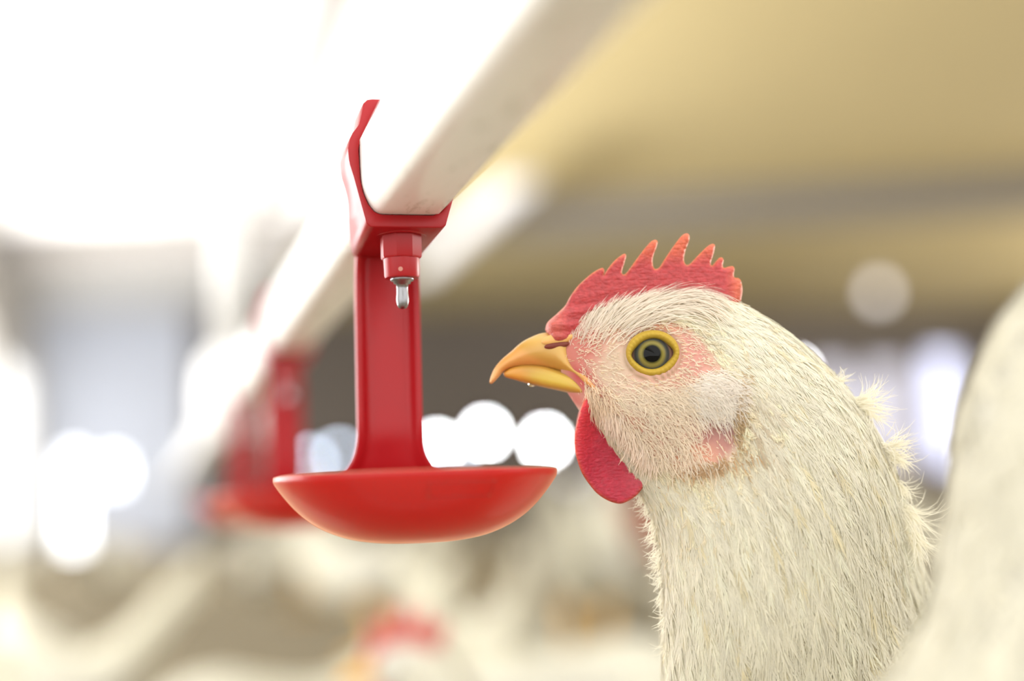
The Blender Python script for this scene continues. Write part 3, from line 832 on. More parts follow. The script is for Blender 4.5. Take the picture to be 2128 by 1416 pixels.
# nostril: fleshy lid over a dark slit
def blob(name, cx, cy, w, rx, ry, rw, ang, mat, col, parent=hen, bend=0.0):
    bm = bmesh.new(); bmesh.ops.create_uvsphere(bm, u_segments=32, v_segments=20, radius=1.0)
    ca, sa = math.cos(ang), math.sin(ang)
    o = onface(cx, cy, w)
    V = []; 
    for v in bm.verts:
        x, y, z = v.co.x * rx, v.co.y * ry + bend * (v.co.x ** 2), v.co.z * rw
        V.append((o[0] + x * ca - y * sa, o[1] + x * sa + y * ca, o[2] + z))
    F = [[v.index for v in f.verts] for f in bm.faces]
    bm.free()
    return mesh_obj(name, HP(np.array(V)), F, mat, parent, True, np.broadcast_to(col, (len(V), 3)) if col is not None else None)
blob('nostril', 1157, 718, 35.0, 26, 7.5, 6.5, -0.14, simple('nostril_dark', (0.16, 0.025, 0.012), 0.6), None)
blob('nostril_lid', 1159, 705, 31, 34, 12.5, 9.5, -0.20, M['beak'], (0.74, 0.42, 0.13))
# drop of water under the beak
bm = bmesh.new(); bmesh.ops.create_uvsphere(bm, u_segments=20, v_segments=14, radius=1.0)
for v in bm.verts: v.co = Vector(HP(np.array([1106 + v.co.x * 9, 799 + v.co.y * 5.5, v.co.z * 9])))
mw, nt_, b_ = mat_new('water'); b_.inputs['Transmission Weight'].default_value = 1.0; b_.inputs['Roughness'].default_value = 0.02; b_.inputs['IOR'].default_value = 1.33
drop = tag(bm_obj('water_drop', bm, mw, None), 'clear water drop hanging under the lower beak of the sharp hen', 'water drop')

# ---- eyes
def eye(side):
    nn = (GN[nearest(1357, 796)] + GN[nearest(1357, 672)] + GN[nearest(1285, 735)] + GN[nearest(1430, 735)])
    nn = nn / np.linalg.norm(nn)
    nl = np.array([nn @ CR, -(nn @ CU), -(nn @ CF)])       # normal in drawing axes
    nl = nl * np.array([.5, .5, 1]); nl /= np.linalg.norm(nl)
    ex = np.array([1, 0, 0]) - nl * nl[0]; ex /= np.linalg.norm(ex)
    ey = np.cross(nl, ex)
    if ey[1] < 0: ey = -ey
    o = onface(1357, 734, (wat(1357, 792) + wat(1357, 678)) / 2 - 1)
    def W(p):
        p = np.array(p, float); q = o + p[..., 0:1] * ex + p[..., 1:2] * ey + p[..., 2:3] * nl
        if side < 0: q = q * np.array([1, 1, -1])
        return HP(q)
    # eyelid ring
    na, nr = 96, 12
    V = []; Cc = []
    for a in np.linspace(0, 2 * np.pi, na, endpoint=False):
        ca, sa = math.cos(a), math.sin(a)
        ro = np.array([55 * ca, 48 * sa + 1])
        cr = 37 + 5 * abs(ca) ** 6
        ri = np.array([cr * ca - 0.5, (30 - 4 * abs(ca) ** 3) * sa + 1 - 2.5 * ca])
        for k in range(nr + 1):
            f = k / nr
            p = ro * (1 - f) + ri * f
            rg = 1.1 * math.sin(a * 34) * math.sin(math.pi * min(1, f * 1.1))
            V.append((p[0], p[1], -5 + 13 * math.sin(math.pi * min(1, .08 + .80 * f)) + rg - (6 * max(0, f - .85) / .15)))
            Cc.append(np.array([0.45, 0.30, 0.032]) * (1 - .25 * max(0, (f - .8) / .2)) if f > .12 else np.array([0.50, 0.33, 0.06]))
    F = []
    m = nr + 1
    for q in range(na):
        for k in range(nr): F.append([q * m + k, ((q + 1) % na) * m + k, ((q + 1) % na) * m + k + 1, q * m + k + 1])
    lid = mesh_obj('eyelid', W(V), F, M['eyelid'], hen, True, np.array(Cc))
    # eyeball, colour by distance from its axis
    Rb = 46.0
    bm = bmesh.new(); bmesh.ops.create_uvsphere(bm, u_segments=72, v_segments=110, radius=1.0)
    V = np.array([tuple(v.co) for v in bm.verts]); F = [[v.index for v in f.verts] for f in bm.faces]; bm.free()
    sp = V * Rb * np.array([1, 1, .92])
    r = np.hypot(sp[:, 0] + 1, sp[:, 1] - 1)
    stops = [0, 16.5, 18.5, 22, 26, 29, 33, 35, 38, 60]
    cols = np.array([(.004, .004, .004), (.004, .004, .004), (.10, .09, .02), (.24, .20, .045), (.20, .17, .05), (.085, .09, .075), (.055, .06, .065), (.10, .09, .09), (.42, .26, .20), (.45, .25, .18)])
    c = np.stack([np.interp(r, stops, cols[:, q]) for q in range(3)], 1)
    pos = sp + np.array([-1, 1, -Rb * .92 + 8])
    eb = mesh_obj('eye', W(pos), F, M['eyeball'], hen, True, c)
M['eyeball'] = tinted('eyeball', 0.05, spec=0.15)
eye(1); eye(-1)

# ------------------------------------------------------------------ plumage
class Surf:
    """a lofted body as a surface that feathers can lie on"""
    def __init__(self, GW, GN, unit):
        self.P, self.N, self.u = GW, GN, unit
        self.ns, self.nt = GW.shape[:2]
        self.Ds = np.gradient(GW, axis=0)
        self.Dt = (np.roll(GW, -1, 1) - np.roll(GW, 1, 1)) / 2
    def at(self, A, s, t):
        s = np.clip(s, 0, self.ns - 1.001); i = s.astype(int); fs = (s - i)[..., None]
        t = np.mod(t, self.nt); j = t.astype(int) % self.nt; ft = (t - np.floor(t))[..., None]
        j2 = (j + 1) % self.nt
        return (A[i, j] * (1 - fs) * (1 - ft) + A[i + 1, j] * fs * (1 - ft) + A[i, j2] * (1 - fs) * ft + A[i + 1, j2] * fs * ft)
    def roots(self, n, weight):
        """n random (s, t) by area times weight"""
        ar = np.linalg.norm(np.cross(self.Ds, self.Dt), axis=-1) * weight
        p = (ar / ar.sum()).ravel()
        k = rng.choice(len(p), n, p=p)
        return k // self.nt + rng.random(n), k % self.nt + rng.random(n)
    def trace(self, s, t, L, K, phi, curl=0.0):
        """follow the flow; phi turns it towards +t"""
        pts, nrm, dr = [], [], []
        step = L * self.u / K
        for k in range(K + 1):
            p, n = self.at(self.P, s, t), self.at(self.N, s, t)
            es, et = self.at(self.Ds, s, t), self.at(self.Dt, s, t)
            ms_, mt = np.linalg.norm(es, axis=-1) + 1e-9, np.linalg.norm(et, axis=-1) + 1e-9
            a = phi + curl * k / K
            d = es / ms_[:, None] * np.cos(a)[:, None] + et / mt[:, None] * np.sin(a)[:, None]
            pts.append(p); nrm.append(n / (np.linalg.norm(n, axis=-1, keepdims=True) + 1e-9)); dr.append(d)
            s = s + step * np.cos(a) / ms_; t = t + step * np.sin(a) / mt
        return np.stack(pts, 1), np.stack(nrm, 1), np.stack(dr, 1)

def ribbon(Q, side, width):
    """Q (m, k, 3), side (m, k, 3) unit, width (m, k)"""
    h = side * width[..., None] / 2
    return np.stack([Q - h, Q + h], 2)

def hairs(sf, s, t, L, lift, wid, phi, curl, col, K=4):
    P, Nn, D = sf.trace(s, t, L, K, phi, curl)
    f = np.linspace(0, 1, K + 1)[None, :]
    Q = P + Nn * ((lift * L * sf.u)[:, None] * f ** 0.8)[..., None] + Nn * (1.0 * sf.u)
    side = np.cross(Nn, D); side /= np.linalg.norm(side, axis=-1, keepdims=True) + 1e-9
    W = (wid * sf.u)[:, None] * (1 - 0.75 * f ** 1.5)
    C = np.repeat(np.repeat(col[:, None, None, :], K + 1, 1), 2, 2)
    return ribbon(Q, side, W), C

def feathers(sf, s, t, L, half, lift, phi, curl, col, B=34, K=7, wb=1.7, stray=0.15):
    """each feather is a fan of barbs along a bent shaft; returns ribbons of 4 cross points"""
    n = len(s)
    P, Nn, D = sf.trace(s, t, L, K, phi, curl)
    fk = np.linspace(0, 1, K + 1)
    P = P + Nn * ((lift * sf.u)[:, None] * (0.25 + fk[None, :] ** 1.3 * .75))[..., None]
    side = np.cross(Nn, D); side /= np.linalg.norm(side, axis=-1, keepdims=True) + 1e-9
    f0 = np.sort(rng.random((n, B)) ** 0.8, 1) * 0.86
    sg = np.where(rng.random((n, B)) < .5, -1.0, 1.0)
    wide = rng.uniform(.25, 1.0, (n, B))
    out = []
    def interp(A, f):
        x = np.clip(f, 0, 1) * K; i = np.minimum(x.astype(int), K - 1); fr = (x - i)[..., None]
        r = np.arange(n)[:, None]
        return A[r, i] * (1 - fr) + A[r, i + 1] * fr
    ext = rng.uniform(.18, .38, (n, B))
    dz = rng.normal(0, stray, (n, B))
    Qs, Ss = [], []
    for k in range(4):
        u = k / 3
        f = f0 + ext * u
        over = np.clip(f - 1, 0, None)
        prof = np.sin(np.pi * np.clip(f0 * .75 + .22, 0, 1)) ** .7
        p = interp(P, f); sd = interp(side, f); nn = interp(Nn, f); dd = interp(D, f)
        lat = sg * wide * half[:, None] * prof * (u ** .75) * sf.u
        p = p + sd * lat[..., None] + dd * (over * L[:, None] * sf.u)[..., None]
        p = p + nn * ((-0.18 * np.abs(lat) + dz * half[:, None] * .5 * sf.u * u + 0.3 * sf.u * rng.normal(0, 1, (n, B))))[..., None]
        Qs.append(p); Ss.append((sd, dd, sg))
    Q = np.stack(Qs, 2)                                    # n, B, 4, 3
    tang = np.gradient(Q, axis=2); tang /= np.linalg.norm(tang, axis=-1, keepdims=True) + 1e-12
    nn = interp(Nn, f0)[:, :, None, :]
    sd = np.cross(np.broadcast_to(nn, tang.shape), tang); sd /= np.linalg.norm(sd, axis=-1, keepdims=True) + 1e-9
    W = np.broadcast_to(np.array([1, 1, .8, .25])[None, None, :] * wb * sf.u, Q.shape[:3])
    R = ribbon(Q.reshape(-1, 4, 3), sd.reshape(-1, 4, 3), W.reshape(-1, 4))
    C = col[:, None, :] * rng.uniform(.93, 1.05, (n, B, 1))
    C = np.repeat(np.repeat(C.reshape(-1, 1, 1, 3), 4, 1), 2, 2)
    return R, np.clip(C, 0, 1)

SF = Surf(GW, GN, S)
def clear_eye(R, C):
    """leave out barbs that would lie over the eye"""
    v = R.mean(2) - CC
    z = v @ CF; x = 1064 + FPX * (v @ CR) / z; y = 708 - FPX * (v @ CU) / z
    near_ = z < DS + 0.0
    hit = ((np.hypot((x - 1357) / 56, (y - 736) / 49) < 1) & near_).any(1)
    return R[~hit], C[~hit]
FA = face_amount(PX, PY)
sidx = np.arange(NS)[:, None] / (NS - 1) * (len(SECT) - 1)       # section coordinate
tang_ = np.linspace(0, 2 * np.pi, NT, endpoint=False)[None, :]
near = np.where(np.sin(tang_) > -0.25, 1.0, 0.45)
def pxy(s, t):
    i = np.clip(s.astype(int), 0, NS - 1); j = t.astype(int) % NT
    return PX[i, j], PY[i, j], sidx[i, 0], FA[i, j]

# hackle: from the crown and cheek edge down the neck
wgt = np.where(sidx < 12.5, 1.0, 0.0) * (1 - FA) ** 2 * near * np.where(sidx > 0.8, 1, 0) * np.interp(sidx, [0, 2, 5, 8, 11, 12.5], [3.2, 3.2, 2.4, 1.2, .7, .35])
s, t = SF.roots(5600, wgt)
px, py, sc, fa = pxy(s, t)
L = np.interp(sc, [1, 3, 5, 7, 9, 12], [38, 56, 80, 110, 140, 190]) * rng.uniform(.75, 1.25, len(s))
half = L * rng.uniform(.10, .155, len(s))
lift = np.interp(sc, [1, 3, 5, 9, 12], [5, 5, 6, 9, 16]) * rng.uniform(.3, 1.1, len(s))
phi = rng.normal(0, .085, len(s)); curl = rng.normal(0, .13, len(s))
col = CREAM * rng.uniform(.95, 1.08, (len(s), 1))
st_ = (rng.random(len(s)) < .06)[:, None]
col = np.where(st_, col * np.array([.96, .92, .80]), col)
ear = np.exp(-(((px - 1538) / 15) ** 2 + ((py - 845) / 62) ** 2)) * .85                  # fold shade behind the ear, put into the feather colour
col = lerp(col, [.50, .36, .20], ear)
R1, C1 = feathers(SF, s, t, L, half, lift, phi, curl, np.clip(col, 0, .92), B=36, wb=1.8, stray=.07)
# fuzz at the edge of the face and fine crown plumes sweeping back along the comb
s, t = SF.roots(800, np.exp(-((FA - .35) / .25) ** 2) * np.where((sidx > .8) & (sidx < 8), 1.0, 0) * near)
px, py, sc, fa = pxy(s, t)
L = rng.uniform(22, 44, len(s))
R2, C2 = feathers(SF, s, t, L, L * .2, rng.uniform(3, 8, len(s)), rng.normal(0, .25, len(s)), rng.normal(0, .5, len(s)), np.clip(CREAM * np.array([1.0, .95, .86]) * rng.uniform(.9, 1.1, (len(s), 1)), 0, .9), B=14, wb=1.7, stray=.3)
R_, C_ = clear_eye(np.concatenate([R1, R2]), np.concatenate([C1, C2]))
quads_obj('plumage', R_, M['plume'], hen, C_)

# crown plumes
crw = np.exp(-(((PX - 1300) / 85) ** 2)) * np.exp(-(((PY - (1010 - 0.265 * PX)) / 26) ** 2)) * (G[..., 2] > 0)
crw = crw + 0.8 * np.exp(-(((PX - 1420) / 60) ** 2)) * np.where(PX < 1470, 1, 0) * np.exp(-(((PY - 628) / 22) ** 2)) * (G[..., 2] > 0)
s, t = SF.roots(900, crw)
px, py, sc, fa = pxy(s, t)
L = np.interp(px, [1190, 1240, 1320, 1450], [26, 62, 84, 74]) * rng.uniform(.6, 1.15, len(s))
phi = np.interp(px, [1190, 1260, 1340, 1450], [-1.25, -1.05, -.65, -.05]) + rng.normal(0, .14, len(s))
R3, C3 = hairs(SF, s, t, L, rng.uniform(.12, .34, len(s)), rng.uniform(1.6, 3.0, len(s)), phi, rng.uniform(.5, 1.1, len(s)), np.clip(np.array([.84, .77, .66]) * rng.uniform(.9, 1.08, (len(s), 1)), 0, .92), K=6)
R3, C3 = clear_eye(R3, C3)
quads_obj('crown_plumes', R3, M['plume'], hen, C3)

# bristles on the bare face
ex = (1 - ell(PX, PY, 1357, 736, 58, 52, 0, .04)) * (1 - ell(PX, PY, 1346, 736, 66, 50, 0, .04))
pat = 1 - .85 * ell(PX, PY, 1488, 905, 44, 44, .5, .3)
bk = np.where(PX < 1180 + (PY - 690) * .30, 0, 1)
wf = FA * ex * pat * bk * (G[..., 2] > 0) * np.where(PY < 1000, 1, 0)
def bristle_set(n, w, Lr, lr, wr, ph, cu, colr):
    s, t = SF.roots(n, w)
    L = rng.uniform(*Lr, n)
    col = np.clip(np.array(colr) * rng.uniform(.88, 1.12, (n, 1)), 0, .93)
    return hairs(SF, s, t, L, rng.uniform(*lr, n), rng.uniform(*wr, n), rng.normal(ph, .3, n), rng.normal(0, cu, n), col)
sets = [bristle_set(2000, wf, (5, 12), (.25, .6), (1.5, 2.5), 0.0, .4, (.80, .71, .56)),
        bristle_set(1100, wf * (.05 + np.exp(-(((PX - 1385) / 110) ** 2 + ((PY - 905) / 75) ** 2))), (16, 32), (.15, .5), (1.6, 2.8), .05, 1.2, (.84, .74, .60)),
        bristle_set(700, wf * np.exp(-(((PX - 1390) / 90) ** 2 + ((PY - 830) / 26) ** 2)), (14, 30), (.12, .35), (1.5, 2.6), -.15, .6, (.86, .76, .62)),
        bristle_set(1500, ell(PX, PY, 1480, 812, 54, 40, -.2, .35) * (G[..., 2] > 0), (24, 50), (.10, .30), (1.3, 2.2), -.1, .5, (.88, .82, .74)),
        bristle_set(900, np.exp(-((ell(PX, PY, 1357, 736, 66, 58, 0, .15) - .5) / .3) ** 2) * ex * (G[..., 2] > 0), (6, 11), (.3, .6), (1.5, 2.2), 0, .3, (.84, .70, .46)),
        bristle_set(700, wf * np.exp(-(((PX - 1200) / 40) ** 2 + ((PY - 840) / 30) ** 2)), (8, 20), (.4, .9), (1.3, 2.0), .6, .4, (.85, .72, .55)),
        bristle_set(500, np.exp(-(((PX - 1265 - (PY - 850) * .85) / 14) ** 2)) * np.where((PY > 845) & (PY < 960), 1, 0) * (G[..., 2] > 0), (18, 34), (.3, .8), (1.6, 2.4), .9, .4, (.86, .74, .62))]
sets.append(bristle_set(420, np.exp(-(((PX - 1541 + 8 * np.sin((PY - 780) / 50)) / 9) ** 2 + ((PY - 850) / 58) ** 2)) * (G[..., 2] > 0), (9, 20), (.3, .7), (1.6, 2.6), .1, .5, (.56, .42, .25)))  # tan bristles carry the painted fold shade behind the ear
sets.append(bristle_set(160, np.exp(-(((PX - 1480) / 60) ** 2 + ((PY - 962 + (PX - 1480) * .25) / 9) ** 2)) * (G[..., 2] > 0), (10, 24), (.3, .6), (1.6, 2.6), .1, .5, (.55, .38, .22)))
R_, C_ = clear_eye(np.concatenate([a for a, b in sets]), np.concatenate([b for a, b in sets]))
quads_obj('bristles', R_, M['plume'], hen, C_)

# loose tufts standing out from the nape
def tuft(cx, cy, ang, L, spread, n, w0):
    Q = []
    for _ in range(n):
        a = ang + rng.normal(0, spread); l = L * rng.uniform(.55, 1.1); b = rng.normal(0, .5)
        x0, y0 = cx + rng.normal(0, 6), cy + rng.normal(0, 6)
        zz = rng.normal(0, .35)
        q = []
        for k in range(5):
            u = k / 4
            q.append((x0 + math.cos(a + b * u) * l * u, y0 + math.sin(a + b * u) * l * u, w0 + zz * l * u))
        Q.append(q)
    Q = HP(np.array(Q))
    T = np.gradient(Q, axis=1); T /= np.linalg.norm(T, axis=-1, keepdims=True) + 1e-12
    sd = np.cross(T, np.broadcast_to(CF, T.shape)); sd /= np.linalg.norm(sd, axis=-1, keepdims=True) + 1e-9
    W = np.broadcast_to(np.array([1.8, 1.6, 1.3, .9, .4]) * S, Q.shape[:2])
    return ribbon(Q, sd, W)
tl = [tuft(1735, 800, -.75, 40, .35, 31, 10), tuft(1775, 838, -.25, 72, .28, 76, 20), tuft(1790, 850, .45, 66, .22, 40, 10), tuft(1838, 925, -.02, 66, .35, 54, 20), tuft(1850, 945, .55, 56, .25, 60, 10), tuft(1885, 1060, .9, 80, .2, 60, 0), tuft(1900, 1110, 1.1, 70, .3, 70, 0), tuft(1870, 1010, .95, 55, .25, 40, 0),
      *[tuft(x, y, a, l, .30, 44, w) for x, y, a, l, w in ((1340, 1022, 2.0, 34, 20), (1352, 1048, 2.15, 34, 12), (1362, 1080, 2.05, 36, 24), (1370, 1108, 2.25, 38, 8), (1376, 1140, 2.1, 40, 20),
        (1380, 1168, 2.3, 40, 10), (1382, 1196, 2.1, 40, 24), (1384, 1228, 2.0, 42, 12), (1386, 1270, 1.9, 44, 18), (1390, 1330, 1.8, 46, 14))]]
for T_ in tl:
    quads_obj('loose_tuft', T_, M['plume'], hen, np.broadcast_to(CREAM * 1.03, (T_.shape[0] * T_.shape[1] * 2, 3)))

def hen_leg(mat, parent, foot, top, name='leg', fwd=(-1, 0), sc=0.01):
    """foot on the ground, top inside the body"""
    f, tp = Vector(foot), Vector(top)
    fw = Vector((fwd[0], fwd[1], 0)).normalized(); sd = Vector((-fw.y, fw.x, 0))
    hock = f + Vector((0, 0, 7.0 * sc)) - fw * (2.0 * sc)
    bm = bmesh.new()
    tube(bm, [f + Vector((0, 0, .7 * sc)), f + Vector((0, 0, 3.5 * sc)) - fw * (1.0 * sc), hock, hock.lerp(tp, .5) + fw * (.6 * sc), tp], [.55 * sc, .5 * sc, .7 * sc, 1.3 * sc, 2.2 * sc], 12)
    for a, l in ((0, 5.5), (.6, 4.6), (-.6, 4.6), (math.pi, 2.2)):
        d = fw * math.cos(a) + sd * math.sin(a)
        tube(bm, [f + Vector((0, 0, .7 * sc)), f + d * (l * .45 * sc) + Vector((0, 0, .75 * sc)), f + d * (l * .9 * sc) + Vector((0, 0, .4 * sc)), f + d * (l * sc) + Vector((0, 0, .1 * sc))], [.5 * sc, .42 * sc, .36 * sc, .1 * sc], 8)
    return bm_obj(name, bm, mat, parent)
fw_ = (-CR[0], -CR[1])
bc = HP(np.array([2450.0, 2250, -850.0]))
for sgn in (-1, 1):
    off = np.array([-CF[0], -CF[1], 0]) * 0.035 * sgn
    hen_leg(M['leg_bg'], hen, (bc[0] + off[0], bc[1] + off[1], 0.0), tuple(bc + off + np.array([0, 0, 0.0])), fwd=fw_)

# ------------------------------------------------------------------ the flock
BG = [(-17.7, 35.9, -17.3, 34.7, .6, 0), (-16.6, 37.1, -16.4, 33.7, 1.3, 0), (-14.9, 37.6, -15.1, 32.8, 1.75, 0), (-12.9, 37.0, -14.7, 31.0, 1.8, 0), (-11.3, 35, -14.7, 28.8, 2.1, 0),
      (-9.8, 31.5, -15.0, 25.6, 2.9, 0), (-8, 28, -15.0, 21.5, 4.2, 0), (-5, 25.5, -13.2, 16.2, 6.0, 0), (0, 24.5, -9, 12.3, 7.3, 0), (5, 24.6, -3, 11, 7.4, 0), (9, 25.5, 4, 12, 6.2, 0),
      (12.2, 27.5, 9, 15, 4.2, 0), (16, 31, 13, 20, 2.4, 0), (20, 35, 18, 27, 1.1, 0), (22, 36.6, 21, 31, .4, 0)]
def to_world(G, dz=0.0):
    W = np.stack([G[..., 0], G[..., 2], G[..., 1] + dz], -1) * 0.01
    return W
def small_hen(name, label, sections, dz, legs, cat='hen', fm='feather_bg', plume=(1700, 16, 1.0, 13), group=None, ns=60, nt=40, comb=True):
    root = empty(name, (0, 0, 0), label, cat, group)
    head = comb
    g = loft(sections, ns, nt, egg=.08)
    V, F = grid_mesh(to_world(g, dz))
    mesh_obj('body', V, F, M[fm], root)
    if head:
      hx, hz = sections[2][0] - BG[2][0], sections[2][1] - BG[2][1] + dz
      def hd(p): return np.stack([p[..., 0] + hx, p[..., 2], p[..., 1] + hz], -1) * .01
      CB = [(-18.0, 36.2), (-17.6, 38.0), (-17.2, 39.4), (-16.7, 38.5), (-16.1, 40.2), (-15.5, 38.9), (-14.8, 40.6), (-14.2, 39.0), (-13.3, 40.2), (-13.0, 38.6), (-12.0, 39.0), (-12.0, 37.6), (-13, 36.6), (-15, 36.8), (-17, 36.3)]
      pts, th, tris, bd = pillow(resamp_closed(CB, .15), .2, lambda p: .35 + 0 * p[:, 0], lambda p: .6 + 0 * p[:, 0])
      V, F = pillow_mesh(pts, th, tris, bd); mesh_obj('comb', hd(V), F, M['comb_bg'], root)
      bm = bmesh.new()
      tube(bm, [hd(np.array(p)) for p in ((-17.2, 35.4, 0.), (-18.3, 35.4, 0.), (-19.3, 35.0, 0.), (-20.0, 34.4, 0.))], [.0085, .007, .004, .0008], 12)
      bm_obj('beak', bm, M['horn_bg'], root)
      for sg in (-1, 1):
          WT = [(-17.0, 34.4), (-17.3, 32.6), (-16.9, 31.2), (-16.2, 30.7), (-15.5, 31.5), (-15.3, 32.8), (-15.8, 34.2)]
          pts, th, tris, bd = pillow(resamp_closed(WT, .18), .22, lambda p: .18 + 0 * p[:, 0], lambda p: .5 + 0 * p[:, 0])
          V, F = pillow_mesh(pts, th, tris, bd, np.full(len(pts), .95 * sg)); mesh_obj('wattle', hd(V), F, M['comb_bg'], root)
          bm = bmesh.new(); bmesh.ops.create_uvsphere(bm, u_segments=14, v_segments=10, radius=.0042)
          bmesh.ops.translate(bm, verts=bm.verts, vec=Vector(hd(np.array((-15.6, 35.7, 1.28 * sg))))); bm_obj('eye', bm, M['black'], root)
    if legs:
        for sg in (-1, 1): hen_leg(M['leg_bg'], root, (0.0, .035 * sg, 0.0), (-.005, .035 * sg, .16))
    # wings folded on the flanks
    for sg in (-1, 1):
        WG = [(-8, 21.5), (-4, 23.5), (2, 23.6), (8, 22.6), (13, 22.0), (11, 19.5), (6, 16.5), (0, 14.6), (-5, 15.5), (-8, 18)]
        pts, th, tris, bd = pillow(resamp_closed(WG, .8), 1.0, lambda p: 1.0 + 0 * p[:, 0], lambda p: 2.5 + 0 * p[:, 0])
        mid = np.interp(pts[:, 0], [-8, -3, 3, 8, 13], [5.6, 6.9, 7.2, 6.4, 4.2]) * sg
        V, F = pillow_mesh(pts, th, tris, bd, mid)
        V = np.stack([V[:, 0], V[:, 2], V[:, 1] + dz], -1) * .01
        mesh_obj('wing', V, F, M[fm], root)
    # contour feathers over the body, streaming back to the tail
    gw = to_world(g, dz); sf = Surf(gw, normals(gw), 0.0001)
    w_ = np.ones((ns, nt)); w_[:int(ns * .10)] = 0; w_[int(ns * .985):] = 0
    s, t = sf.roots(plume[0], w_)
    n = len(s); L = np.interp(s / ns, [0, .3, .6, 1], [150, 230, 400, 480]) * rng.uniform(.8, 1.2, n)
    R_, C_ = feathers(sf, s, t, L, L * .24, L * .05, rng.normal(0, .12, n), rng.normal(0, .15, n), np.clip(CREAM * plume[2] * rng.uniform(.95, 1.06, (n, 1)), 0, .9), B=plume[1], wb=plume[3])
    quads_obj('plumage', R_, M['plume'], root, C_)
    return root

GRP = 'white hens of the flock on the litter floor'
SITS = [tuple(r) for r in BG]
def lower(r):        # neck drawn in when the bird sits
    f = float(sst(np.array(r[1]), 25.0, 36.0)); f2 = float(sst(np.array(r[3]), 20.0, 33.0)) if r[0] < 0 else f
    return (r[0] + (0 if r[0] > 0 else 1.5 * f), r[1] - 3.0 * f, r[2] + (0 if r[0] > 0 else 1.5 * f2), r[3] - 3.0 * f2, r[4], r[5])
SITS = [lower(r) if r[0] < 9 else r for r in BG]
def xform(o, x, y, rz, sc=1.0):
    o.location = (x, y, 0); o.rotation_euler = (0, 0, rz); o.scale = (sc, sc, sc)

sit0 = small_hen('hen', 'blurred white hen with red comb resting on the litter below the red cup', SITS, -10.95, False, group=GRP)
stand0 = small_hen('hen', 'blurred white hen standing in the flock on the litter', BG, 0.0, True, group=GRP)
TUCK = [(-14.4, 20.6, -14.2, 19.0, .8, 0), (-14.0, 22.4, -13.8, 16.6, 3.0, 0), (-12.6, 24.4, -12.6, 14.2, 5.0, 0), (-9.6, 26.0, -10.4, 12.6, 6.4, 0), (-5.5, 26.6, -7.4, 11.6, 7.2, 0), (-1.5, 25.6, -4.4, 11.2, 7.5, 0)] + BG[9:]
tuck0 = small_hen('hen', 'blurred white hen dozing on the litter with its head tucked away', TUCK, -10.95, False, group=GRP, comb=False)
# nearest resting hen: head seen under the cup
def ground_at(px, depth):
    p = CC + CF * depth + CR * ((px - 1064) / FPX * depth)
    return float(p[0]), float(p[1])
placed = []
def put(src, first, x, y, rz, sc, label=None):
    o = src if first else copy_tree(src)
    xform(o, x, y, rz, sc)
    if label: o['label'] = label
    placed.append((x, y)); return o

x, y = ground_at(1195, 1.02)
put(sit0, True, x, y, -PSI, 0.95)
near_spots = [   # (px, depth, heading, kind, label)
    (250, 1.25, 2.4, 'sit', 'blurred white hen resting at the lower left corner of the picture'),
    (560, 1.55, 0.3, 'sit', 'blurred white hen resting left of the hen whose head shows under the cup'),
    (1180, 1.75, 2.7, 'sit', 'blurred white hen resting behind the hen under the cup, close to the sharp hen\'s breast'),
]
first = True
for px_, dp, a, k, lab in near_spots:
    x, y = ground_at(px_, dp)
    put(tuck0, first, x, y, a, 1.0, lab); first = False
for k_, (x, y, a) in enumerate([(-0.42, 0.62, -1.2), (-0.08, 0.74, 2.0), (-0.45, 1.02, -2.4)]):  # unseen hens added to reflect light onto the cup's underside
    put(tuck0, False, x, y, a, 0.97, 'white hen dozing on the litter under the white pipe, added below the frame to bounce light onto the red cup')
# the rest of the flock over the litter
far_label = 'blurred white hen somewhere in the flock on the litter, far behind the sharp hen'
prng = random.Random(11)
cands = []
for iy in range(26):
    for ix in range(34):
        cands.append((-0.95 + ix * 0.36 + prng.uniform(-.1, .1), 1.7 + iy * 0.42 + prng.uniform(-.12, .12), prng.random(), prng.choice([prng.uniform(-2.3, -.8), prng.uniform(-2.3, -.8), prng.uniform(0, 6.28)]), prng.uniform(.92, 1.06)))
nst = 0
for x, y, r, a, sc in cands:
    ang = math.atan2(x, y) - PSI
    if abs(ang) > 0.40 or y > 11 or r > (0.75 if y < 2.7 else 0.16): continue
    if any((x - p) ** 2 + (y - q) ** 2 < .40 ** 2 for p, q in placed): continue
    if x < 0.35 and y > 3.2 and r > .12: continue
    stand = prng.random() < .35 and y > 2.6 and abs(x - P0.x) > .35
    if stand:
        o = put(stand0, nst == 0, x, y, a, sc, far_label); nst += 1
    else:
        o = put(sit0 if prng.random() < .2 and y > 2.5 else tuck0, False, x, y, a, sc, far_label)
sit0['group'] = GRP

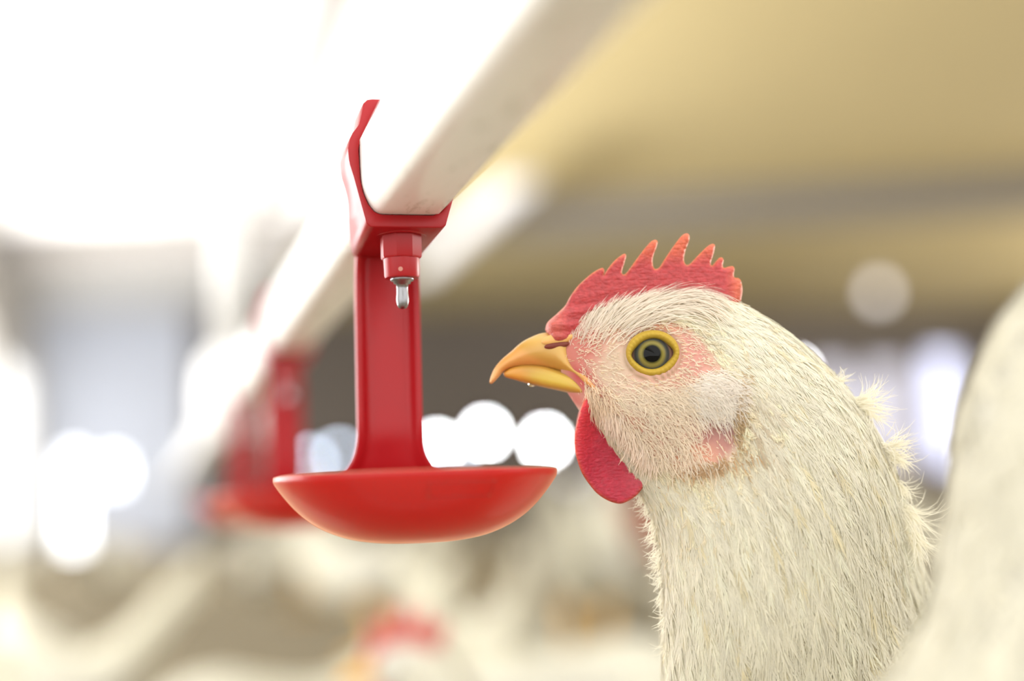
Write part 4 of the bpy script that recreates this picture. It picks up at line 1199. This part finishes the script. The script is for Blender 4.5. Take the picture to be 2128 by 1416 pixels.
# hen close to the camera at the right edge
FG = [(-20.0, 38.4, -19.6, 37.2, .6, 0), (-18.6, 39.4, -18.4, 36.0, 1.3, 0), (-16.6, 39.6, -16.9, 34.8, 1.8, 0), (-14.2, 39.0, -16.6, 33.2, 1.95, 0), (-12.5, 37.4, -16.5, 31.5, 2.2, 0),
      (-11.4, 35.0, -16.6, 29.0, 2.6, 0), (-10.9, 32.0, -16.4, 26.0, 3.2, 0), (-10.0, 29.6, -16.0, 22.5, 4.2, 0), (-6.5, 26.6, -13.8, 16.5, 5.8, 0)] + BG[8:]
FGR = [(r[0], r[1] - (1.0, 1.6, 1.8, 1.9, 1.8, 1.5, 1.0, 1.0, 1.0)[i] if i < 9 else r[1], r[2], r[3] - 1.0 if i < 9 else r[3], r[4], r[5]) for i, r in enumerate(FG)]
fg = small_hen('hen', 'blurred white hen close to the camera, its neck filling the right edge of the picture', FGR, 0.0, True, fm='feather_fg', plume=(5200, 28, .93, 7.5), ns=110, nt=72)
rz = math.pi - PSI + 0.10
tgt = CC + CF * .300 + CR * ((1975 - 1064) / FPX * .300) + CU * ((708 - 1030) / FPX * .300)
lx = -10.9 * .01
fg.rotation_euler = (0, 0, rz)
fg.location = (tgt[0] - lx * math.cos(rz), tgt[1] - lx * math.sin(rz), 0)

# red feeder standing on the litter far behind the sharp hen
fx, fy = ground_at(1305, 8.6)
feeder = empty('poultry_feeder', (fx, fy, 0), 'dark red round feeder on the litter seen below the sharp hen\'s wattle', 'feeder')
bm = bmesh.new(); lathe(bm, [(0, .0), (.20, .0), (.235, .03), (.24, .09), (.225, .09), (.215, .04), (.18, .02), (0, .02)], (fx, fy, 0), 40); bm_obj('pan', bm, M['rust'], feeder)
bm = bmesh.new(); lathe(bm, [(.05, .03), (.15, .06), (.165, .10), (.165, .30), (.13, .335), (.03, .35), (0, .35)], (fx, fy, 0), 40); bm_obj('hopper', bm, M['rust'], feeder)
bm = bmesh.new(); tube(bm, [(fx - .08, fy, .343), (fx - .05, fy, .39), (fx, fy, .405), (fx + .05, fy, .39), (fx + .08, fy, .343)], .007, 8); bm_obj('handle', bm, M['beam'], feeder)
